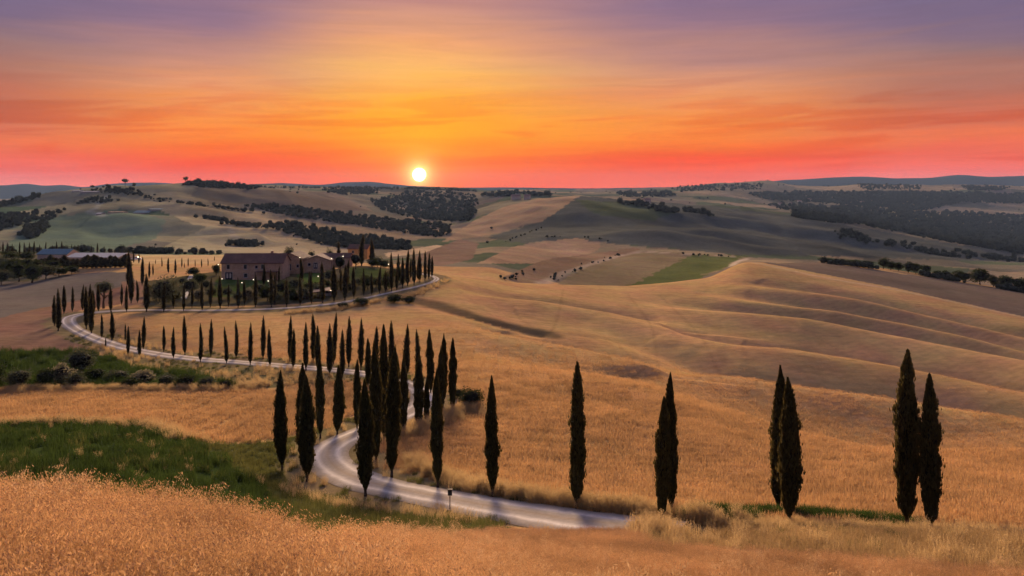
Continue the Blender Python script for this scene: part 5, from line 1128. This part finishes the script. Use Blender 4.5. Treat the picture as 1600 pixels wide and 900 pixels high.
# garden lamps
def lamp(px, py, Y, label, h=None):
    X = (px - CX) / F * Y; zl = -(py - HZ) / F * Y; zg = float(gz(X, Y)); H = max(zl - zg, 0.5)
    o = empty('garden_lamp', (X, Y, zg)); tag(o, label, 'lamp', 'lit garden lamps')
    p = MB(); p.tube([(0, 0, -0.1), (0, 0, H - 0.12)], [0.05, 0.04], 6); link('post', p.mesh('post'), M['dark'], o)
    v, f = lump(5, 0.10); g = mesh_np('globe', v + [0, 0, H], f, True); link('globe', g, M['lit'], o)
    c = MB(); c.tube([(0, 0, H + 0.13), (0, 0, H + 0.2)], [0.14, 0.05], 8); link('cap', c.mesh('cap'), M['dark'], o)
for px, py, Y, lab in [(347, 436, 236, 'lit lamp by the farmhouse glass door'), (378, 448, 228, 'lit lamp low on the farmhouse lawn'), (396, 437, 235, 'lit lamp beside the farmhouse porch'), (419, 439, 230, 'lit lamp between cypresses right of the porch'), (497, 433, 240, 'lit lamp on the upper lawn'),
                       (341, 413.5, 239, 'lit lamp at the left corner of the farmhouse'), (468.5, 402.5, 255, 'lit lamp at the right corner of the stone wing'), (450, 393, 275, 'lit lamp above the roof behind the stone wing'), (518, 404, 257, 'lit lamp between annex and outbuilding'), (536, 400.5, 259, 'lit lamp at the right end of the outbuilding'), (545, 411, 250, 'lit lamp between the two clipped trees'), (607, 413, 252, 'lit lamp on the slope right of the yellow house')]:
    lamp(px, py, Y, lab)
# garden path
P = line_on_land([(287, 467), (292, 452), (290, 445), (296, 437), (300, 430)], 185, 260, 24); tn = np.gradient(P[:, :2], axis=0); tn /= np.linalg.norm(tn, axis=1)[:, None]; nr = np.stack([tn[:, 1], -tn[:, 0]], 1)
V = np.stack([np.concatenate([P[:, :2] + nr * a, (P[:, 2] + 0.06)[:, None]], 1) for a in (-0.7, 0.7)], 1).reshape(-1, 3); q = np.arange(len(P) - 1) * 2
V[:, 2] = gz(V[:, 0], V[:, 1]) + 0.08
pm = mesh_np('garden_path', V, np.stack([q, q + 1, q + 3, q + 2], 1), True); tag(link('garden_path', pm, M['pathstone']), 'pale garden path climbing left of the farmhouse', 'path', kind='structure')
# signpost
h = hit([703], [797], 30, 70)[0]; o = empty('signpost', tuple(h)); tag(o, 'small dark box sign on a thin post beside the lower road', 'sign'); Hs = 32 / F * h[1]
p = MB(); p.tube([(0, 0, -0.2), (0, 0, Hs - 0.05)], [0.035, 0.035], 8); link('post', p.mesh('post'), M['wood'], o)
link('sign_plate', MB().box(-0.14, 0.14, -0.06, 0.06, Hs - 0.38, Hs - 0.02).mesh('sign_plate'), M['dark'], o); link('cap', MB().box(-0.17, 0.17, -0.09, 0.09, Hs - 0.02, Hs + 0.03).mesh('cap'), M['wood'], o)
# sheds on the left
def shed(name, px0, px1, ypy, rpy, Y, d, wallm, roofm, label, rz=0.0, parts=()):
    x0, x1 = (px0 - CX) / F * Y, (px1 - CX) / F * Y; zc = float(gz((x0 + x1) / 2, Y)); return gable(name, ((x0 + x1) / 2, Y + d / 2, zc), rz, x1 - x0, d, max(zt(ypy, Y, zc), 1.5), max(zt(rpy, Y, zc), 2.2), wallm, roofm, label, 'shed', 'x', 0.4, None, parts)
shed('long_shed', 104, 186, 404, 398, 322, 14, M['plaster'], M['metal_roof'], 'long farm shed with pale sheet roof behind the conifer hedge', R(-3))
shed('turquoise_shed', 58, 104, 397.5, 391, 345, 10, M['plaster'], M['turquoise'], 'shed with turquoise roof left of the long shed')
shed('hill_barn', 125, 150, 302.5, 300.5, 1180, 22, M['concrete'], M['metal_roof'], 'long barn with pale roof high on the left hill')
shed('hill_barn', 112, 124, 301.5, 299.5, 1200, 16, M['concrete'], M['metal_roof'], 'short barn left of the long hill barn')
shed('hill_shed', 208, 231, 332.5, 329.5, 930, 20, M['concrete'], M['turquoise'], 'blue grey farm shed halfway up the left hill')
shed('hill_shed', 231, 250, 331.5, 329, 940, 18, M['concrete'], M['turquoise'], 'second blue grey shed beside the first on the hill')
shed('hill_shed', 168, 192, 338.5, 336.5, 880, 12, M['plaster'], M['tiles'], 'long low brown roofed shed halfway up the left hill')
shed('hill_shed', 150, 158, 339.5, 337.5, 870, 10, M['plaster'], M['metal_roof'], 'small pale shed by the bend of the hill track')
for i, (px, ye, yr, Y, w) in enumerate([(1262, 311, 309, 2500, 9), (1272, 312, 310, 2480, 7), (1284, 311, 309, 2520, 6), (1250, 313.5, 312, 2450, 6), (1220, 318, 316.5, 2300, 6), (1236, 318, 316.5, 2320, 6), (1336, 313.5, 312, 2500, 9), (1348, 315, 313.5, 2480, 6), (1562, 334, 332, 2200, 9), (1573, 335.5, 334, 2180, 6), (1590, 335, 333.5, 2220, 6), (806, 309, 307.5, 1700, 14), (824, 309, 307.5, 1720, 9), (1012, 315.5, 313, 1270, 10)]):
    lab = ['first', 'second', 'third', 'fourth', 'fifth', 'sixth', 'seventh', 'eighth', 'ninth', 'tenth', 'eleventh'][i] + ' pale house in the village of the far valley' if i < 11 else ['long pale roofed house on the crest right of the sun', 'short pale roofed house on the crest right of the sun', 'lone house among dark trees on the far crest'][i - 11]
    x0, x1 = (px - w / 2 - CX) / F * Y, (px + w / 2 - CX) / F * Y; hh = hit([px], [ye + 2.5], 1000, 4000)[0]; Y = float(hh[1]) if not np.isnan(hh[1]) else Y; x0, x1 = (px - w / 2 - CX) / F * Y, (px + w / 2 - CX) / F * Y; zc = float(gz((x0 + x1) / 2, Y)); ht = 5.5
    gable('village_house', ((x0 + x1) / 2, Y + 6, zc), 0.2 * (i % 3 - 1), x1 - x0, 11, ht, ht + 3, M['plaster'], M['tiles_pale'], lab, 'house', 'x', 0.4, 'far valley houses' if i < 11 else None)

# ---------------------------------------------------------------- the evening haze
HAZE = 4.2e-5
m, N, out = mat('evening_haze'); pv = N.new('ShaderNodeVolumePrincipled'); pv.inputs['Color'].default_value = (0.42, 0.64, 1.0, 1); pv.inputs['Density'].default_value = HAZE; pv.inputs['Anisotropy'].default_value = 0.1
N.l.new(pv.outputs[0], out.inputs['Volume'])
hb = MB().box(-12600, 12600, -30, 8100, float(GZ.min()) - 1.5, float(GZ.max()) + 15).mesh('haze'); hz = link('haze', hb, m); tag(hz, 'thin blue evening haze filling the whole valley', 'haze', kind='stuff')

X, Y = area_points(5000, 450, 4300, 0.70); k = (fbm(X / 220, Y / 220, 91, 3) > 0.12) & (rng.random(len(X)) < 0.16) & ((Y > 1500) | (X < 0)); X, Y = X[k], Y[k]
sz = rng.uniform(0.3, 1.0, len(X)) * np.interp(Y, [450, 1200, 4000], [1.6, 3.0, 6.0])
scatter('scattered_trees', np.stack([X, Y, gz(X, Y)], 1), np.stack([sz, sz, sz], 1), np.stack([0 * sz, 0 * sz, rng.uniform(0, 6.28, len(sz))], 1), rng.integers(0, 5, len(sz)), FART, 'small single trees dotted over the far hills', 'trees')
hedgerow('ridge_hedge', 'low dark hedge between the trees of the grey ridge', [[(1282, 411), (1330, 416), (1372, 421)], [(1440, 431), (1500, 441)], [(1560, 451), (1620, 461)]], 300, 430, 150, 1.2, 1.7)
